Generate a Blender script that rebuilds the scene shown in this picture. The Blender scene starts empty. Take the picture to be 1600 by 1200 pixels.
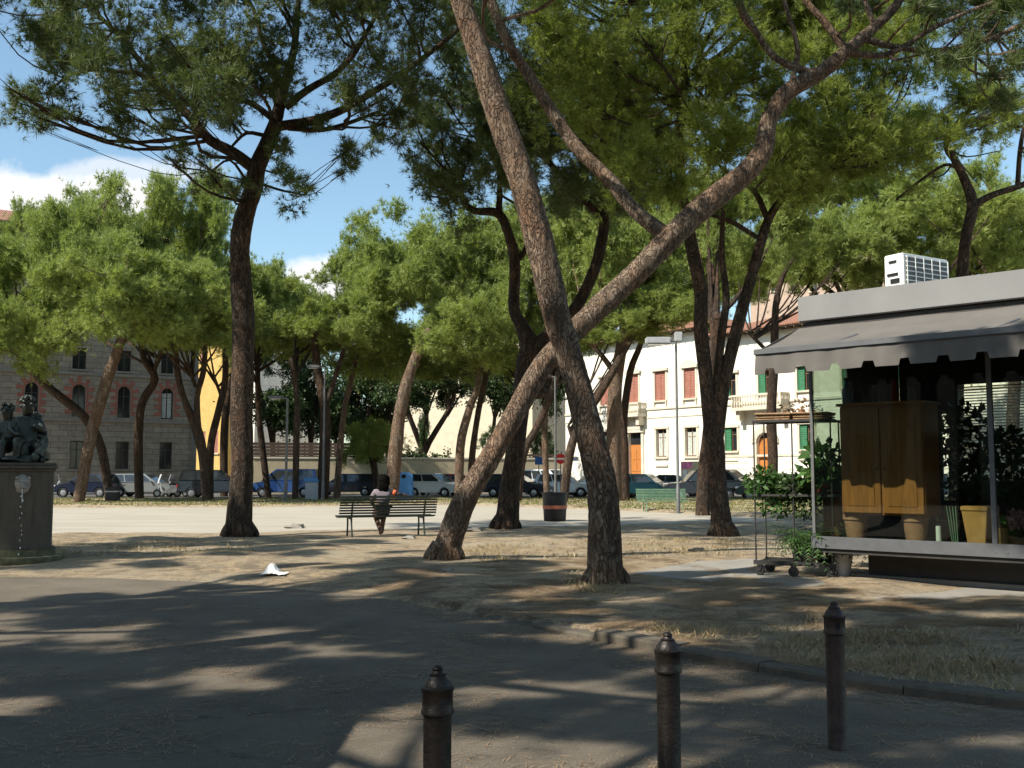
import bpy, bmesh, math, random
import numpy as np
from mathutils import Vector, Matrix, noise
random.seed(7)
R = math.radians
S = bpy.context.scene
COL = S.collection
# ------------------------------------------------------------------ camera, sky, sun, exposure
CAM_H = 1.5
FPX = 1600.0
PITCH = math.atan(140 / FPX)
cam = bpy.data.cameras.new('camera')
cam.sensor_width = 36; cam.lens = 36; cam.clip_start = 0.05; cam.clip_end = 3000
camo = bpy.data.objects.new('camera', cam); COL.objects.link(camo)
camo.location = (0, 0, CAM_H); camo.rotation_euler = (R(90) + PITCH, 0, 0)
S.camera = camo
S.view_settings.view_transform = 'Standard'; S.view_settings.look = 'None'
S.view_settings.exposure = 0.66; S.view_settings.gamma = 1
SUN_EL = R(46)
SUN = Vector((-0.847 * math.cos(SUN_EL), -0.53 * math.cos(SUN_EL), math.sin(SUN_EL))).normalized()
sl = bpy.data.lights.new('sun', 'SUN'); sl.energy = 5.0; sl.angle = R(0.5); sl.color = (1, 0.94, 0.84)
so = bpy.data.objects.new('sun', sl); COL.objects.link(so)
so.rotation_euler = (-SUN).to_track_quat('-Z', 'Y').to_euler(); so.location = (-20, -20, 40)
W = bpy.data.worlds.new('World'); S.world = W; W.use_nodes = True
wn = W.node_tree.nodes; wl = W.node_tree.links
wn.clear()
wout = wn.new('ShaderNodeOutputWorld'); wbg = wn.new('ShaderNodeBackground')
sky = wn.new('ShaderNodeTexSky'); sky.sky_type = 'NISHITA'; sky.sun_disc = False
sky.sun_elevation = SUN_EL; sky.sun_rotation = math.atan2(SUN.x, SUN.y)
sky.air_density = 1.0; sky.dust_density = 0.7; sky.ozone_density = 1.4
SKY_STR = 0.1
wbg.inputs['Strength'].default_value = SKY_STR
def wmath(op, a, b=None):
    n = wn.new('ShaderNodeMath'); n.operation = op
    for i, v in enumerate((a, b)):
        if v is None: continue
        if isinstance(v, (int, float)): n.inputs[i].default_value = v
        else: wl.new(v, n.inputs[i])
    return n.outputs[0]
wtc = wn.new('ShaderNodeTexCoord'); wsep = wn.new('ShaderNodeSeparateXYZ'); wl.new(wtc.outputs['Generated'], wsep.inputs[0])
wy = wmath('MAXIMUM', wsep.outputs[1], 0.05)
wa = wmath('DIVIDE', wsep.outputs[0], wy); we = wmath('DIVIDE', wsep.outputs[2], wy)
wno = wn.new('ShaderNodeTexNoise'); wno.inputs['Scale'].default_value = 9; wno.inputs['Detail'].default_value = 7; wno.inputs['Roughness'].default_value = 0.6
wl.new(wtc.outputs['Generated'], wno.inputs['Vector'])
total = None
for a0, e0, ra, re, amp in ((-0.50, 0.272, 0.20, 0.043, 1.0), (-0.385, 0.296, 0.13, 0.026, 0.55), (-0.195, 0.188, 0.075, 0.036, 1.0), (0.5, 0.12, 0.5, 0.05, 0.6), (-0.9, 0.4, 0.3, 0.08, 0.8)):
    da = wmath('DIVIDE', wmath('SUBTRACT', wa, a0), ra); de = wmath('DIVIDE', wmath('SUBTRACT', we, e0), re)
    d2 = wmath('SQRT', wmath('ADD', wmath('MULTIPLY', da, da), wmath('MULTIPLY', de, de)))
    nz = wmath('MULTIPLY', wmath('SUBTRACT', wno.outputs['Fac'], 0.5), 2.6)
    m = wmath('MULTIPLY', wmath('ADD', wmath('SUBTRACT', 0.95, d2), nz), 2.2 * amp)
    mm = wn.new('ShaderNodeClamp'); wl.new(m, mm.inputs[0]); mm.inputs[2].default_value = amp * 0.97
    total = mm.outputs[0] if total is None else wmath('MAXIMUM', total, mm.outputs[0])
wmix = wn.new('ShaderNodeMix'); wmix.data_type = 'RGBA'
wti = wn.new('ShaderNodeMix'); wti.data_type = 'RGBA'; wti.blend_type = 'MULTIPLY'; wti.inputs[0].default_value = 1; wl.new(sky.outputs[0], wti.inputs[6]); wti.inputs[7].default_value = (1.24, 1.34, 1.24, 1)
wl.new(total, wmix.inputs[0]); wl.new(wti.outputs[2], wmix.inputs[6]); wmix.inputs[7].default_value = (7.4, 7.3, 7.2, 1)
wl.new(wmix.outputs[2], wbg.inputs['Color']); wl.new(wbg.outputs[0], wout.inputs[0])

# ------------------------------------------------------------------ helpers
def ray(x, y):
    u = (x - 800) / FPX; v = (600 - y) / FPX
    c, s = math.cos(PITCH), math.sin(PITCH)
    return Vector((u, c - v * s, s + v * c))
def P(x, y, Y):                       # point seen at pixel (x, y) at distance Y along the view
    d = ray(x, y); return Vector((0, 0, CAM_H)) + d * (Y / d.y)
def G(x, y, z=0.0):                   # point on level z seen at pixel (x, y)
    d = ray(x, y); return Vector((0, 0, CAM_H)) + d * ((z - CAM_H) / d.z)
class Frame:
    def __init__(s, o, rz):
        s.o = Vector((o[0], o[1], 0)); s.rz = rz
        s.ux = Vector((math.cos(rz), math.sin(rz), 0)); s.uy = Vector((-math.sin(rz), math.cos(rz), 0))
    def px(s, x, y, yl=0.0):          # local (x, z) on the plane local y = yl
        d = ray(x, y); c = Vector((0, 0, CAM_H)); q = s.o + s.uy * yl
        t = (q - c).dot(s.uy) / d.dot(s.uy); p = c + d * t
        return (p - s.o).dot(s.ux), p.z
    def w(s, x, y, z=0): return s.o + s.ux * x + s.uy * y + Vector((0, 0, z))
def tag(o, label=None, cat=None, group=None, kind=None):
    if label: o['label'] = label
    if cat: o['category'] = cat
    if group: o['group'] = group
    if kind: o['kind'] = kind
    return o
def thing(name, loc, rz=0, label=None, cat=None, group=None):
    o = bpy.data.objects.new(name, None); COL.objects.link(o); o.empty_display_size = 0.2
    o.location = loc; o.rotation_euler = (0, 0, rz)
    return tag(o, label, cat, group)
def link(name, me, mat, parent=None, loc=None, rot=None, scale=None):
    o = bpy.data.objects.new(name, me); COL.objects.link(o)
    if mat and not me.materials: me.materials.append(mat)
    if parent: o.parent = parent
    if loc is not None: o.location = loc
    if rot is not None: o.rotation_euler = rot
    if scale is not None: o.scale = scale
    return o
def kids(o): return [c for c in bpy.data.objects if c.parent == o]
def copy_tree(o, parent=None):
    c = o.copy(); COL.objects.link(c)
    if parent: c.parent = parent
    for ch in kids(o): copy_tree(ch, c)
    return c
def mesh_np(name, V, F):
    V = np.asarray(V, dtype=np.float32); F = np.asarray(F, dtype=np.int32); k = F.shape[1]
    me = bpy.data.meshes.new(name)
    me.vertices.add(len(V)); me.vertices.foreach_set('co', V.ravel())
    me.loops.add(F.size); me.loops.foreach_set('vertex_index', F.ravel())
    me.polygons.add(len(F)); me.polygons.foreach_set('loop_start', np.arange(0, F.size, k, dtype=np.int32))
    me.update(calc_edges=True)
    return me
def catmull(pts, sub):
    pts = [np.array(p, float) for p in pts]
    if len(pts) < 3: sub = max(sub, 1)
    ext = [2 * pts[0] - pts[1]] + pts + [2 * pts[-1] - pts[-2]]
    out = []
    for i in range(1, len(ext) - 2):
        a, b, c, d = ext[i - 1:i + 3]
        for k in range(sub):
            t = k / sub
            out.append(0.5 * (2 * b + (c - a) * t + (2 * a - 5 * b + 4 * c - d) * t * t + (3 * b - a - 3 * c + d) * t ** 3))
    out.append(ext[-2])
    return out
class MB:
    def __init__(s): s.v = []; s.f = []
    def add(s, vs, fs):
        n = len(s.v); s.v += [tuple(p) for p in vs]; s.f += [tuple(i + n for i in f) for f in fs]; return s
    def box(s, x0, x1, y0, y1, z0, z1, rz=0, c=None):
        vs = [(x, y, z) for z in (z0, z1) for y in (y0, y1) for x in (x0, x1)]
        if rz:
            cx, cy = c if c else ((x0 + x1) / 2, (y0 + y1) / 2); co, si = math.cos(rz), math.sin(rz)
            vs = [(cx + (x - cx) * co - (y - cy) * si, cy + (x - cx) * si + (y - cy) * co, z) for x, y, z in vs]
        return s.add(vs, [(0, 2, 3, 1), (4, 5, 7, 6), (0, 1, 5, 4), (2, 6, 7, 3), (0, 4, 6, 2), (1, 3, 7, 5)])
    def cbox(s, cx, cy, cz, sx, sy, sz, rz=0): return s.box(cx - sx / 2, cx + sx / 2, cy - sy / 2, cy + sy / 2, cz - sz / 2, cz + sz / 2, rz)
    def bar(s, a, b, w, h):            # a box beam from a to b
        a = Vector(a); b = Vector(b); d = (b - a).normalized()
        up = Vector((0, 0, 1)) if abs(d.z) < 0.95 else Vector((0, 1, 0))
        sd = d.cross(up).normalized() * w / 2; u = sd.cross(d).normalized() * h / 2
        vs = [q + i * sd + j * u for q in (a, b) for i, j in ((-1, -1), (1, -1), (1, 1), (-1, 1))]
        return s.add(vs, [(0, 3, 2, 1), (4, 5, 6, 7), (0, 1, 5, 4), (1, 2, 6, 5), (2, 3, 7, 6), (3, 0, 4, 7)])
    def tube(s, pts, rs, n=8, sub=1, cap=True, rough=0.0, seed=0):
        q = [tuple(p) + (r,) for p, r in zip(pts, rs)]
        q = catmull(q, sub) if sub > 1 else [np.array(a) for a in q]
        up = None; rings = []
        base = len(s.v)
        for i, p in enumerate(q):
            d = (q[min(i + 1, len(q) - 1)] - q[max(i - 1, 0)])[:3]; d = Vector(d).normalized() if np.linalg.norm(d) > 1e-9 else Vector((0, 0, 1))
            if up is None: up = d.orthogonal().normalized()
            up = (up - d * up.dot(d)).normalized(); sd = d.cross(up)
            c = Vector(p[:3]); r = max(p[3], 1e-4)
            for k in range(n):
                a = 2 * math.pi * k / n
                o = up * math.cos(a) + sd * math.sin(a); rr = r
                if rough:
                    z = c + o * r
                    rr = r * (1 + rough * (noise.noise(Vector((z.x * 2.2, z.y * 2.2, z.z * 0.9)) + Vector((seed, 0, 0))) + 0.6 * noise.noise(Vector((z.x * 9, z.y * 9, z.z * 4))) + (0.55 * noise.noise(Vector((z.x * 26, z.y * 26, z.z * 11))) if n > 18 else 0)))
                s.v.append(tuple(c + o * rr))
        m = len(q)
        for i in range(m - 1):
            for k in range(n):
                a = base + i * n + k; b = base + i * n + (k + 1) % n
                s.f.append((a, b, b + n, a + n))
        if cap:
            s.f.append(tuple(base + k for k in range(n))[::-1]); s.f.append(tuple(base + (m - 1) * n + k for k in range(n)))
        return s
    def lathe(s, prof, n=24, c=(0, 0, 0)):
        base = len(s.v)
        for r, z in prof:
            for k in range(n):
                a = 2 * math.pi * k / n; s.v.append((c[0] + r * math.cos(a), c[1] + r * math.sin(a), c[2] + z))
        for i in range(len(prof) - 1):
            for k in range(n):
                a = base + i * n + k; b = base + i * n + (k + 1) % n
                s.f.append((a, b, b + n, a + n))
        s.f.append(tuple(base + k for k in range(n))[::-1]); s.f.append(tuple(base + (len(prof) - 1) * n + k for k in range(n)))
        return s
    def prism(s, poly, z0, z1):        # polygon in xy, counter-clockwise
        n = len(poly); b = len(s.v)
        s.v += [(x, y, z0) for x, y in poly] + [(x, y, z1) for x, y in poly]
        s.f.append(tuple(b + i for i in range(n))[::-1]); s.f.append(tuple(b + n + i for i in range(n)))
        for i in range(n):
            j = (i + 1) % n; s.f.append((b + i, b + j, b + n + j, b + n + i))
        return s
    def prism_y(s, poly, y0, y1):      # polygon in xz
        n = len(poly); b = len(s.v)
        s.v += [(x, y0, z) for x, z in poly] + [(x, y1, z) for x, z in poly]
        s.f.append(tuple(b + i for i in range(n))); s.f.append(tuple(b + n + i for i in range(n))[::-1])
        for i in range(n):
            j = (i + 1) % n; s.f.append((b + j, b + i, b + n + i, b + n + j))
        return s
    def ball(s, c, r, n=10, m=7, amp=0.0):
        b = len(s.v); r = (r, r, r) if isinstance(r, (int, float)) else r
        for i in range(m + 1):
            t = math.pi * i / m
            for k in range(n):
                a = 2 * math.pi * k / n
                d = Vector((math.sin(t) * math.cos(a), math.sin(t) * math.sin(a), math.cos(t)))
                q = 1 + amp * noise.noise(d * 1.7 + Vector(c) * 3)
                s.v.append((c[0] + d.x * r[0] * q, c[1] + d.y * r[1] * q, c[2] + d.z * r[2] * q))
        for i in range(m):
            for k in range(n):
                a = b + i * n + k; e = b + i * n + (k + 1) % n
                s.f.append((a, a + n, e + n, e))
        return s
    def build(s, name, mat, parent=None, smooth=False, bevel=0, loc=None, rot=None, origin=None):
        me = bpy.data.meshes.new(name)
        v = s.v
        if origin is not None: v = [(x - origin[0], y - origin[1], z - origin[2]) for x, y, z in v]
        me.from_pydata(v, [], s.f); me.update()
        bm = bmesh.new(); bm.from_mesh(me); bmesh.ops.remove_doubles(bm, verts=bm.verts, dist=1e-5)
        bmesh.ops.recalc_face_normals(bm, faces=bm.faces)
        if bevel:
            es = [e for e in bm.edges if len(e.link_faces) == 2 and e.calc_face_angle(0) > 0.6]
            bmesh.ops.bevel(bm, geom=es, offset=bevel, segments=2, affect='EDGES', clamp_overlap=True)
        bm.to_mesh(me); bm.free()
        if smooth:
            me.polygons.foreach_set('use_smooth', [True] * len(me.polygons)); me.set_sharp_from_angle(angle=R(42))
        return link(name, me, mat, parent, loc if loc is not None else (origin if origin is not None else None), rot)
def skinned(name, joints, edges, mat, parent=None, levels=2, extra=None):
    """one continuous body grown over a skeleton: joints = [(x,y,z,r)], the first is the root"""
    me = bpy.data.meshes.new(name); me.from_pydata([j[:3] for j in joints], edges, []); me.update()
    o = bpy.data.objects.new(name, me); COL.objects.link(o)
    o.modifiers.new('s', 'SKIN'); 
    for i, j in enumerate(joints):
        sv = me.skin_vertices[0].data[i]; r = j[3]; sv.radius = r if isinstance(r, tuple) else (r, r); sv.use_root = (i == 0)
    m = o.modifiers.new('d', 'SUBSURF'); m.levels = levels; m.render_levels = levels
    dg = bpy.context.evaluated_depsgraph_get(); dg.update()
    me2 = bpy.data.meshes.new_from_object(o.evaluated_get(dg)); me2.name = name
    bpy.data.objects.remove(o); bpy.data.meshes.remove(me)
    me2.polygons.foreach_set('use_smooth', [True] * len(me2.polygons))
    me2.materials.clear()
    return link(name, me2, mat, parent)

# ------------------------------------------------------------------ materials
def nodes(name):
    m = bpy.data.materials.new(name); m.use_nodes = True
    nt = m.node_tree; return m, nt, nt.nodes['Principled BSDF']
def lin(nt, a, b): nt.links.new(a, b)
def coords(nt, scale=(1, 1, 1), kind='Object'):
    t = nt.nodes.new('ShaderNodeTexCoord'); mp = nt.nodes.new('ShaderNodeMapping'); mp.inputs['Scale'].default_value = scale
    lin(nt, t.outputs[kind], mp.inputs[0]); return mp.outputs[0]
def noi(nt, vec, scale, detail=4, rough=0.55, dist=0.0):
    n = nt.nodes.new('ShaderNodeTexNoise'); n.inputs['Scale'].default_value = scale; n.inputs['Detail'].default_value = detail
    n.inputs['Roughness'].default_value = rough; n.inputs['Distortion'].default_value = dist; lin(nt, vec, n.inputs['Vector']); return n.outputs['Fac']
def ramp(nt, fac, stops, interp='LINEAR'):
    r = nt.nodes.new('ShaderNodeValToRGB'); r.color_ramp.interpolation = interp
    el = r.color_ramp.elements
    while len(el) < len(stops): el.new(0.5)
    for e, (p, c) in zip(el, stops): e.position = p; e.color = (c[0], c[1], c[2], 1)
    lin(nt, fac, r.inputs[0]); return r.outputs[0]
def mixc(nt, fac, a, b, mode='MIX'):
    n = nt.nodes.new('ShaderNodeMix'); n.data_type = 'RGBA'; n.blend_type = mode
    for i, v in ((0, fac), (6, a), (7, b)):
        if isinstance(v, (int, float)): n.inputs[i].default_value = v
        elif isinstance(v, tuple): n.inputs[i].default_value = (v[0], v[1], v[2], 1)
        else: lin(nt, v, n.inputs[i])
    return n.outputs[2]
def bump(nt, bsdf, h, strength=0.3, dist=0.02):
    b = nt.nodes.new('ShaderNodeBump'); b.inputs['Strength'].default_value = strength; b.inputs['Distance'].default_value = dist
    lin(nt, h, b.inputs['Height']); lin(nt, b.outputs[0], bsdf.inputs['Normal'])
def simple(name, col, rough=0.6, metal=0, var=0.25, scale=6, spec=None, bmp=0.0, bscale=40, coat=0):
    m, nt, b = nodes(name)
    v = coords(nt)
    f = noi(nt, v, scale, 5, 0.6)
    lo = tuple(c * (1 - var) for c in col); hi = tuple(min(1, c * (1 + var)) for c in col)
    lin(nt, ramp(nt, f, [(0.3, lo), (0.7, hi)]), b.inputs['Base Color'])
    b.inputs['Roughness'].default_value = rough; b.inputs['Metallic'].default_value = metal
    if coat: b.inputs['Coat Weight'].default_value = coat
    if spec is not None: b.inputs['Specular IOR Level'].default_value = spec
    if bmp: bump(nt, b, noi(nt, v, bscale, 4), bmp, 0.01)
    return m
def leaf_mat(name, a, b_, trans=0.35, scale=0.9):
    m, nt, b = nodes(name)
    g = nt.nodes.new('ShaderNodeNewGeometry')
    f = noi(nt, coords(nt), scale, 3, 0.6)
    c1 = ramp(nt, f, [(0.32, a), (0.7, b_)])
    c2 = mixc(nt, 0.5, c1, ramp(nt, g.outputs['Random Per Island'], [(0, tuple(x * 0.65 for x in a)), (0.55, b_), (0.93, tuple(x * 1.2 for x in b_)), (1.0, (0.16, 0.11, 0.04))]))
    lin(nt, c2, b.inputs['Base Color']); b.inputs['Roughness'].default_value = 0.5; b.inputs['Specular IOR Level'].default_value = 0.35
    t = nt.nodes.new('ShaderNodeBsdfTranslucent'); lin(nt, mixc(nt, 1.0, c2, (1.12, 1.2, 0.68), 'MULTIPLY'), t.inputs['Color'])
    mx = nt.nodes.new('ShaderNodeMixShader'); mx.inputs[0].default_value = trans
    lin(nt, b.outputs[0], mx.inputs[1]); lin(nt, t.outputs[0], mx.inputs[2]); lin(nt, mx.outputs[0], nt.nodes['Material Output'].inputs['Surface'])
    return m
def bark_mat(name, dark, mid, light, orange=0.0):
    m, nt, b = nodes(name)
    v = coords(nt, (1, 1, 0.36))
    w0 = nt.nodes.new('ShaderNodeTexNoise'); w0.inputs['Scale'].default_value = 5; w0.inputs['Detail'].default_value = 5; lin(nt, v, w0.inputs['Vector'])
    sc = nt.nodes.new('ShaderNodeVectorMath'); sc.operation = 'SCALE'; sc.inputs['Scale'].default_value = 0.42; lin(nt, w0.outputs['Color'], sc.inputs[0])
    wv = nt.nodes.new('ShaderNodeVectorMath'); wv.operation = 'ADD'; lin(nt, v, wv.inputs[0]); lin(nt, sc.outputs[0], wv.inputs[1])
    vo = nt.nodes.new('ShaderNodeTexVoronoi'); vo.feature = 'DISTANCE_TO_EDGE'; vo.inputs['Scale'].default_value = 17; lin(nt, wv.outputs[0], vo.inputs['Vector'])
    vc = nt.nodes.new('ShaderNodeTexVoronoi'); vc.inputs['Scale'].default_value = 17; lin(nt, wv.outputs[0], vc.inputs['Vector'])
    f = noi(nt, v, 30, 7, 0.75)
    plate = ramp(nt, f, [(0.3, mid), (0.58, light), (0.78, tuple(min(1, c * 1.4) for c in light))])
    sp = nt.nodes.new('ShaderNodeSeparateColor'); lin(nt, vc.outputs['Color'], sp.inputs[0])
    plate = mixc(nt, ramp(nt, sp.outputs[0], [(0.2, (0, 0, 0)), (0.9, (0.75, 0.75, 0.75))]), plate, mid)
    big = noi(nt, coords(nt), 1.3, 5, 0.65)
    og = ramp(nt, big, [(0.44, (0, 0, 0)), (0.64, (orange, orange, orange))])
    plate = mixc(nt, og, plate, (0.23, 0.105, 0.05))
    ft = noi(nt, v, 9, 4, 0.7)
    ad0 = nt.nodes.new('ShaderNodeMath'); ad0.operation = 'MULTIPLY_ADD'; lin(nt, ft, ad0.inputs[0]); ad0.inputs[1].default_value = 0.55; ad0.inputs[2].default_value = -0.26
    ad1 = nt.nodes.new('ShaderNodeMath'); ad1.operation = 'ADD'; lin(nt, vo.outputs['Distance'], ad1.inputs[0]); lin(nt, ad0.outputs[0], ad1.inputs[1])
    edge = ramp(nt, ad1.outputs[0], [(0.0, (0, 0, 0)), (0.17, (1, 1, 1))])
    stk = noi(nt, coords(nt, (1, 1, 0.14)), 7, 5, 0.7, 0.6)
    plate = mixc(nt, ramp(nt, stk, [(0.46, (0, 0, 0)), (0.62, (0.7, 0.7, 0.7))]), plate, tuple(0.5 * x + 0.5 * y for x, y in zip(dark, mid)))
    lin(nt, mixc(nt, edge, tuple(0.55 * x + 0.45 * y for x, y in zip(dark, mid)), plate), b.inputs['Base Color']); b.inputs['Roughness'].default_value = 0.92; b.inputs['Specular IOR Level'].default_value = 0.15
    ad = nt.nodes.new('ShaderNodeMath'); ad.operation = 'MULTIPLY_ADD'; lin(nt, f, ad.inputs[0]); ad.inputs[1].default_value = 0.8; lin(nt, edge, ad.inputs[2])
    bump(nt, b, ad.outputs[0], 1.0, 0.03)
    return m
M = {}
M['bark'] = bark_mat('bark_grey', (0.025, 0.018, 0.013), (0.068, 0.05, 0.037), (0.14, 0.11, 0.083), 0.35)
M['bark_warm'] = bark_mat('bark_warm', (0.04, 0.026, 0.018), (0.16, 0.115, 0.08), (0.34, 0.265, 0.195), 0.6)
M['bark_dark'] = bark_mat('bark_dark', (0.016, 0.012, 0.009), (0.055, 0.04, 0.03), (0.10, 0.075, 0.055), 0.35)
M['needle'] = leaf_mat('pine_needles', (0.115, 0.155, 0.036), (0.32, 0.365, 0.088), 0.5)
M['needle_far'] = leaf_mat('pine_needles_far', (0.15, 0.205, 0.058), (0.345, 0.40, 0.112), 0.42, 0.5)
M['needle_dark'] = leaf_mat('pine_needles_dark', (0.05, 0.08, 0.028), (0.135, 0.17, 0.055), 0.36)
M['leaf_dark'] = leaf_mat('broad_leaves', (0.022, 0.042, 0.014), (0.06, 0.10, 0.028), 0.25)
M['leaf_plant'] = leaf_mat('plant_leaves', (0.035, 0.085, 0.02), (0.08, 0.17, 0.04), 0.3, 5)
M['grass'] = leaf_mat('dry_grass_blades', (0.20, 0.155, 0.075), (0.46, 0.36, 0.20), 0.08, 1.5)
M['grass_green'] = leaf_mat('green_grass_blades', (0.10, 0.12, 0.035), (0.26, 0.25, 0.09), 0.3, 0.5)
M['straw'] = leaf_mat('fallen_needles', (0.15, 0.09, 0.05), (0.36, 0.25, 0.14), 0.0, 3)
def litter_mat():
    m, nt, b = nodes('needle_litter_soil')
    v = coords(nt)
    big = noi(nt, v, 0.45, 6, 0.7); med = noi(nt, v, 3.2, 6, 0.72, 0.6); fine = noi(nt, coords(nt, (1, 1.3, 1)), 46, 7, 0.8, 1.2); mid = noi(nt, v, 13, 6, 0.75, 0.8)
    straw = ramp(nt, fine, [(0.34, (0.16, 0.10, 0.055)), (0.47, (0.48, 0.35, 0.21)), (0.60, (0.78, 0.66, 0.46))])
    soil = ramp(nt, fine, [(0.36, (0.13, 0.10, 0.068)), (0.62, (0.42, 0.345, 0.25))])
    c = mixc(nt, ramp(nt, med, [(0.42, (0, 0, 0)), (0.56, (1, 1, 1))]), soil, straw)
    pale = ramp(nt, fine, [(0.36, (0.30, 0.24, 0.16)), (0.60, (0.68, 0.58, 0.42))])
    c = mixc(nt, ramp(nt, big, [(0.47, (0, 0, 0)), (0.62, (0.9, 0.9, 0.9))]), c, pale)
    c = mixc(nt, ramp(nt, mid, [(0.52, (0, 0, 0)), (0.64, (0.4, 0.4, 0.4))]), c, (0.13, 0.085, 0.05))
    lin(nt, c, b.inputs['Base Color']); b.inputs['Roughness'].default_value = 0.95; b.inputs['Specular IOR Level'].default_value = 0.1
    ad = nt.nodes.new('ShaderNodeMath'); ad.operation = 'ADD'; lin(nt, fine, ad.inputs[0]); lin(nt, mid, ad.inputs[1])
    bump(nt, b, ad.outputs[0], 1.0, 0.05); return m
M['litter'] = litter_mat()
def asphalt_mat(name, c0, c1, worn=0.3):
    m, nt, b = nodes(name)
    v = coords(nt)
    big = noi(nt, v, 0.45, 5, 0.6); med = noi(nt, v, 4, 5, 0.65); fine = noi(nt, v, 75, 6, 0.85)
    c = ramp(nt, fine, [(0.36, tuple(x * 0.45 for x in c0)), (0.5, c0), (0.62, tuple(x * 1.9 for x in c1))])
    c = mixc(nt, ramp(nt, noi(nt, v, 1.7, 7, 0.75, 0.5), [(0.46, (0, 0, 0)), (0.6, (0.5, 0.5, 0.5))]), c, tuple(x * 0.55 for x in c0))
    c = mixc(nt, ramp(nt, big, [(0.35, (0, 0, 0)), (0.7, (worn, worn, worn))]), c, tuple(x * 1.35 for x in c1))
    st = ramp(nt, noi(nt, coords(nt, (1, 1.7, 1)), 7, 6, 0.75, 1.2), [(0.56, (0, 0, 0)), (0.68, (0.6, 0.6, 0.6))])
    c = mixc(nt, st, c, (0.20, 0.13, 0.075))
    vo = nt.nodes.new('ShaderNodeTexVoronoi'); vo.feature = 'DISTANCE_TO_EDGE'; vo.inputs['Scale'].default_value = 0.55; vo.inputs['Randomness'].default_value = 1
    wob = nt.nodes.new('ShaderNodeVectorMath'); wob.operation = 'ADD'; cb = nt.nodes.new('ShaderNodeCombineXYZ'); lin(nt, med, cb.inputs[0]); lin(nt, big, cb.inputs[1])
    lin(nt, v, wob.inputs[0]); lin(nt, cb.outputs[0], wob.inputs[1]); lin(nt, wob.outputs[0], vo.inputs['Vector'])
    crack = ramp(nt, vo.outputs['Distance'], [(0.0, (1, 1, 1)), (0.008, (0, 0, 0))])
    c = mixc(nt, mixc(nt, 1.0, crack, ramp(nt, med, [(0.45, (0, 0, 0)), (0.6, (0.7, 0.7, 0.7))]), 'MULTIPLY'), c, (0.03, 0.027, 0.024))
    lin(nt, c, b.inputs['Base Color']); b.inputs['Roughness'].default_value = 0.88; b.inputs['Specular IOR Level'].default_value = 0.25
    bump(nt, b, fine, 0.5, 0.006); return m
M['path'] = asphalt_mat('path_asphalt', (0.09, 0.075, 0.056), (0.14, 0.119, 0.09), 0.6)
M['road'] = asphalt_mat('road_asphalt', (0.08, 0.078, 0.075), (0.13, 0.125, 0.12))
def sand_mat():
    m, nt, b = nodes('plaza_gravel')
    v = coords(nt)
    f = noi(nt, v, 60, 4, 0.7); g = noi(nt, coords(nt, (0.25, 1.2, 1)), 1.1, 5, 0.6)
    c = mixc(nt, 0.5, ramp(nt, f, [(0.3, (0.30, 0.265, 0.205)), (0.7, (0.42, 0.385, 0.31))]), ramp(nt, g, [(0.3, (0.25, 0.215, 0.165)), (0.62, (0.42, 0.38, 0.305))]))
    lin(nt, c, b.inputs['Base Color']); b.inputs['Roughness'].default_value = 0.95; bump(nt, b, f, 0.4, 0.01); return m
M['sand'] = sand_mat()
def concrete(name, c, streak=0.25):
    m, nt, b = nodes(name)
    v = coords(nt)
    a = noi(nt, v, 1.6, 6, 0.65); d = noi(nt, v, 45, 4, 0.6); e = noi(nt, coords(nt, (5, 5, 0.35)), 2.2, 4, 0.6)
    k = mixc(nt, 0.45, ramp(nt, a, [(0.3, tuple(x * 0.72 for x in c)), (0.7, tuple(min(1, x * 1.18) for x in c))]), ramp(nt, d, [(0.3, tuple(x * 0.7 for x in c)), (0.7, tuple(min(1, x * 1.2) for x in c))]))
    k = mixc(nt, ramp(nt, e, [(0.5, (0, 0, 0)), (0.75, (streak, streak, streak))]), k, tuple(x * 0.35 for x in c))
    lin(nt, k, b.inputs['Base Color']); b.inputs['Roughness'].default_value = 0.9; bump(nt, b, d, 0.3, 0.01); return m
M['concrete'] = concrete('concrete_pale', (0.26, 0.24, 0.205))
M['kerb'] = concrete('kerb_stone', (0.10, 0.084, 0.06), 0.6)
M['pedestal'] = concrete('weathered_stone', (0.105, 0.09, 0.068), 0.8)
M['pavement'] = concrete('pavement_stone', (0.30, 0.285, 0.26), 0.1)
def block_mat():
    m, nt, b = nodes('stone_blocks')
    t = nt.nodes.new('ShaderNodeTexCoord'); sp = nt.nodes.new('ShaderNodeSeparateXYZ'); cb = nt.nodes.new('ShaderNodeCombineXYZ')
    lin(nt, t.outputs['Object'], sp.inputs[0]); lin(nt, sp.outputs[0], cb.inputs[0]); lin(nt, sp.outputs[2], cb.inputs[1])
    br = nt.nodes.new('ShaderNodeTexBrick'); br.inputs['Scale'].default_value = 1.0; br.inputs['Brick Width'].default_value = 1.1; br.inputs['Row Height'].default_value = 0.42
    br.inputs['Mortar Size'].default_value = 0.018; br.inputs['Color1'].default_value = (0.28, 0.245, 0.19, 1); br.inputs['Color2'].default_value = (0.215, 0.185, 0.142, 1); br.inputs['Mortar'].default_value = (0.09, 0.08, 0.065, 1)
    lin(nt, cb.outputs[0], br.inputs['Vector'])
    f = noi(nt, t.outputs['Object'], 2.5, 6, 0.7)
    lin(nt, mixc(nt, 0.6, br.outputs['Color'], ramp(nt, f, [(0.3, (0.5, 0.5, 0.5)), (0.7, (1.25, 1.22, 1.15))]), 'MULTIPLY'), b.inputs['Base Color'])
    b.inputs['Roughness'].default_value = 0.9; bump(nt, b, br.outputs['Fac'], -0.4, 0.03); return m
M['blocks'] = block_mat()
M['brick'] = simple('red_brick', (0.25, 0.095, 0.065), 0.9, var=0.35, scale=9)
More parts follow.
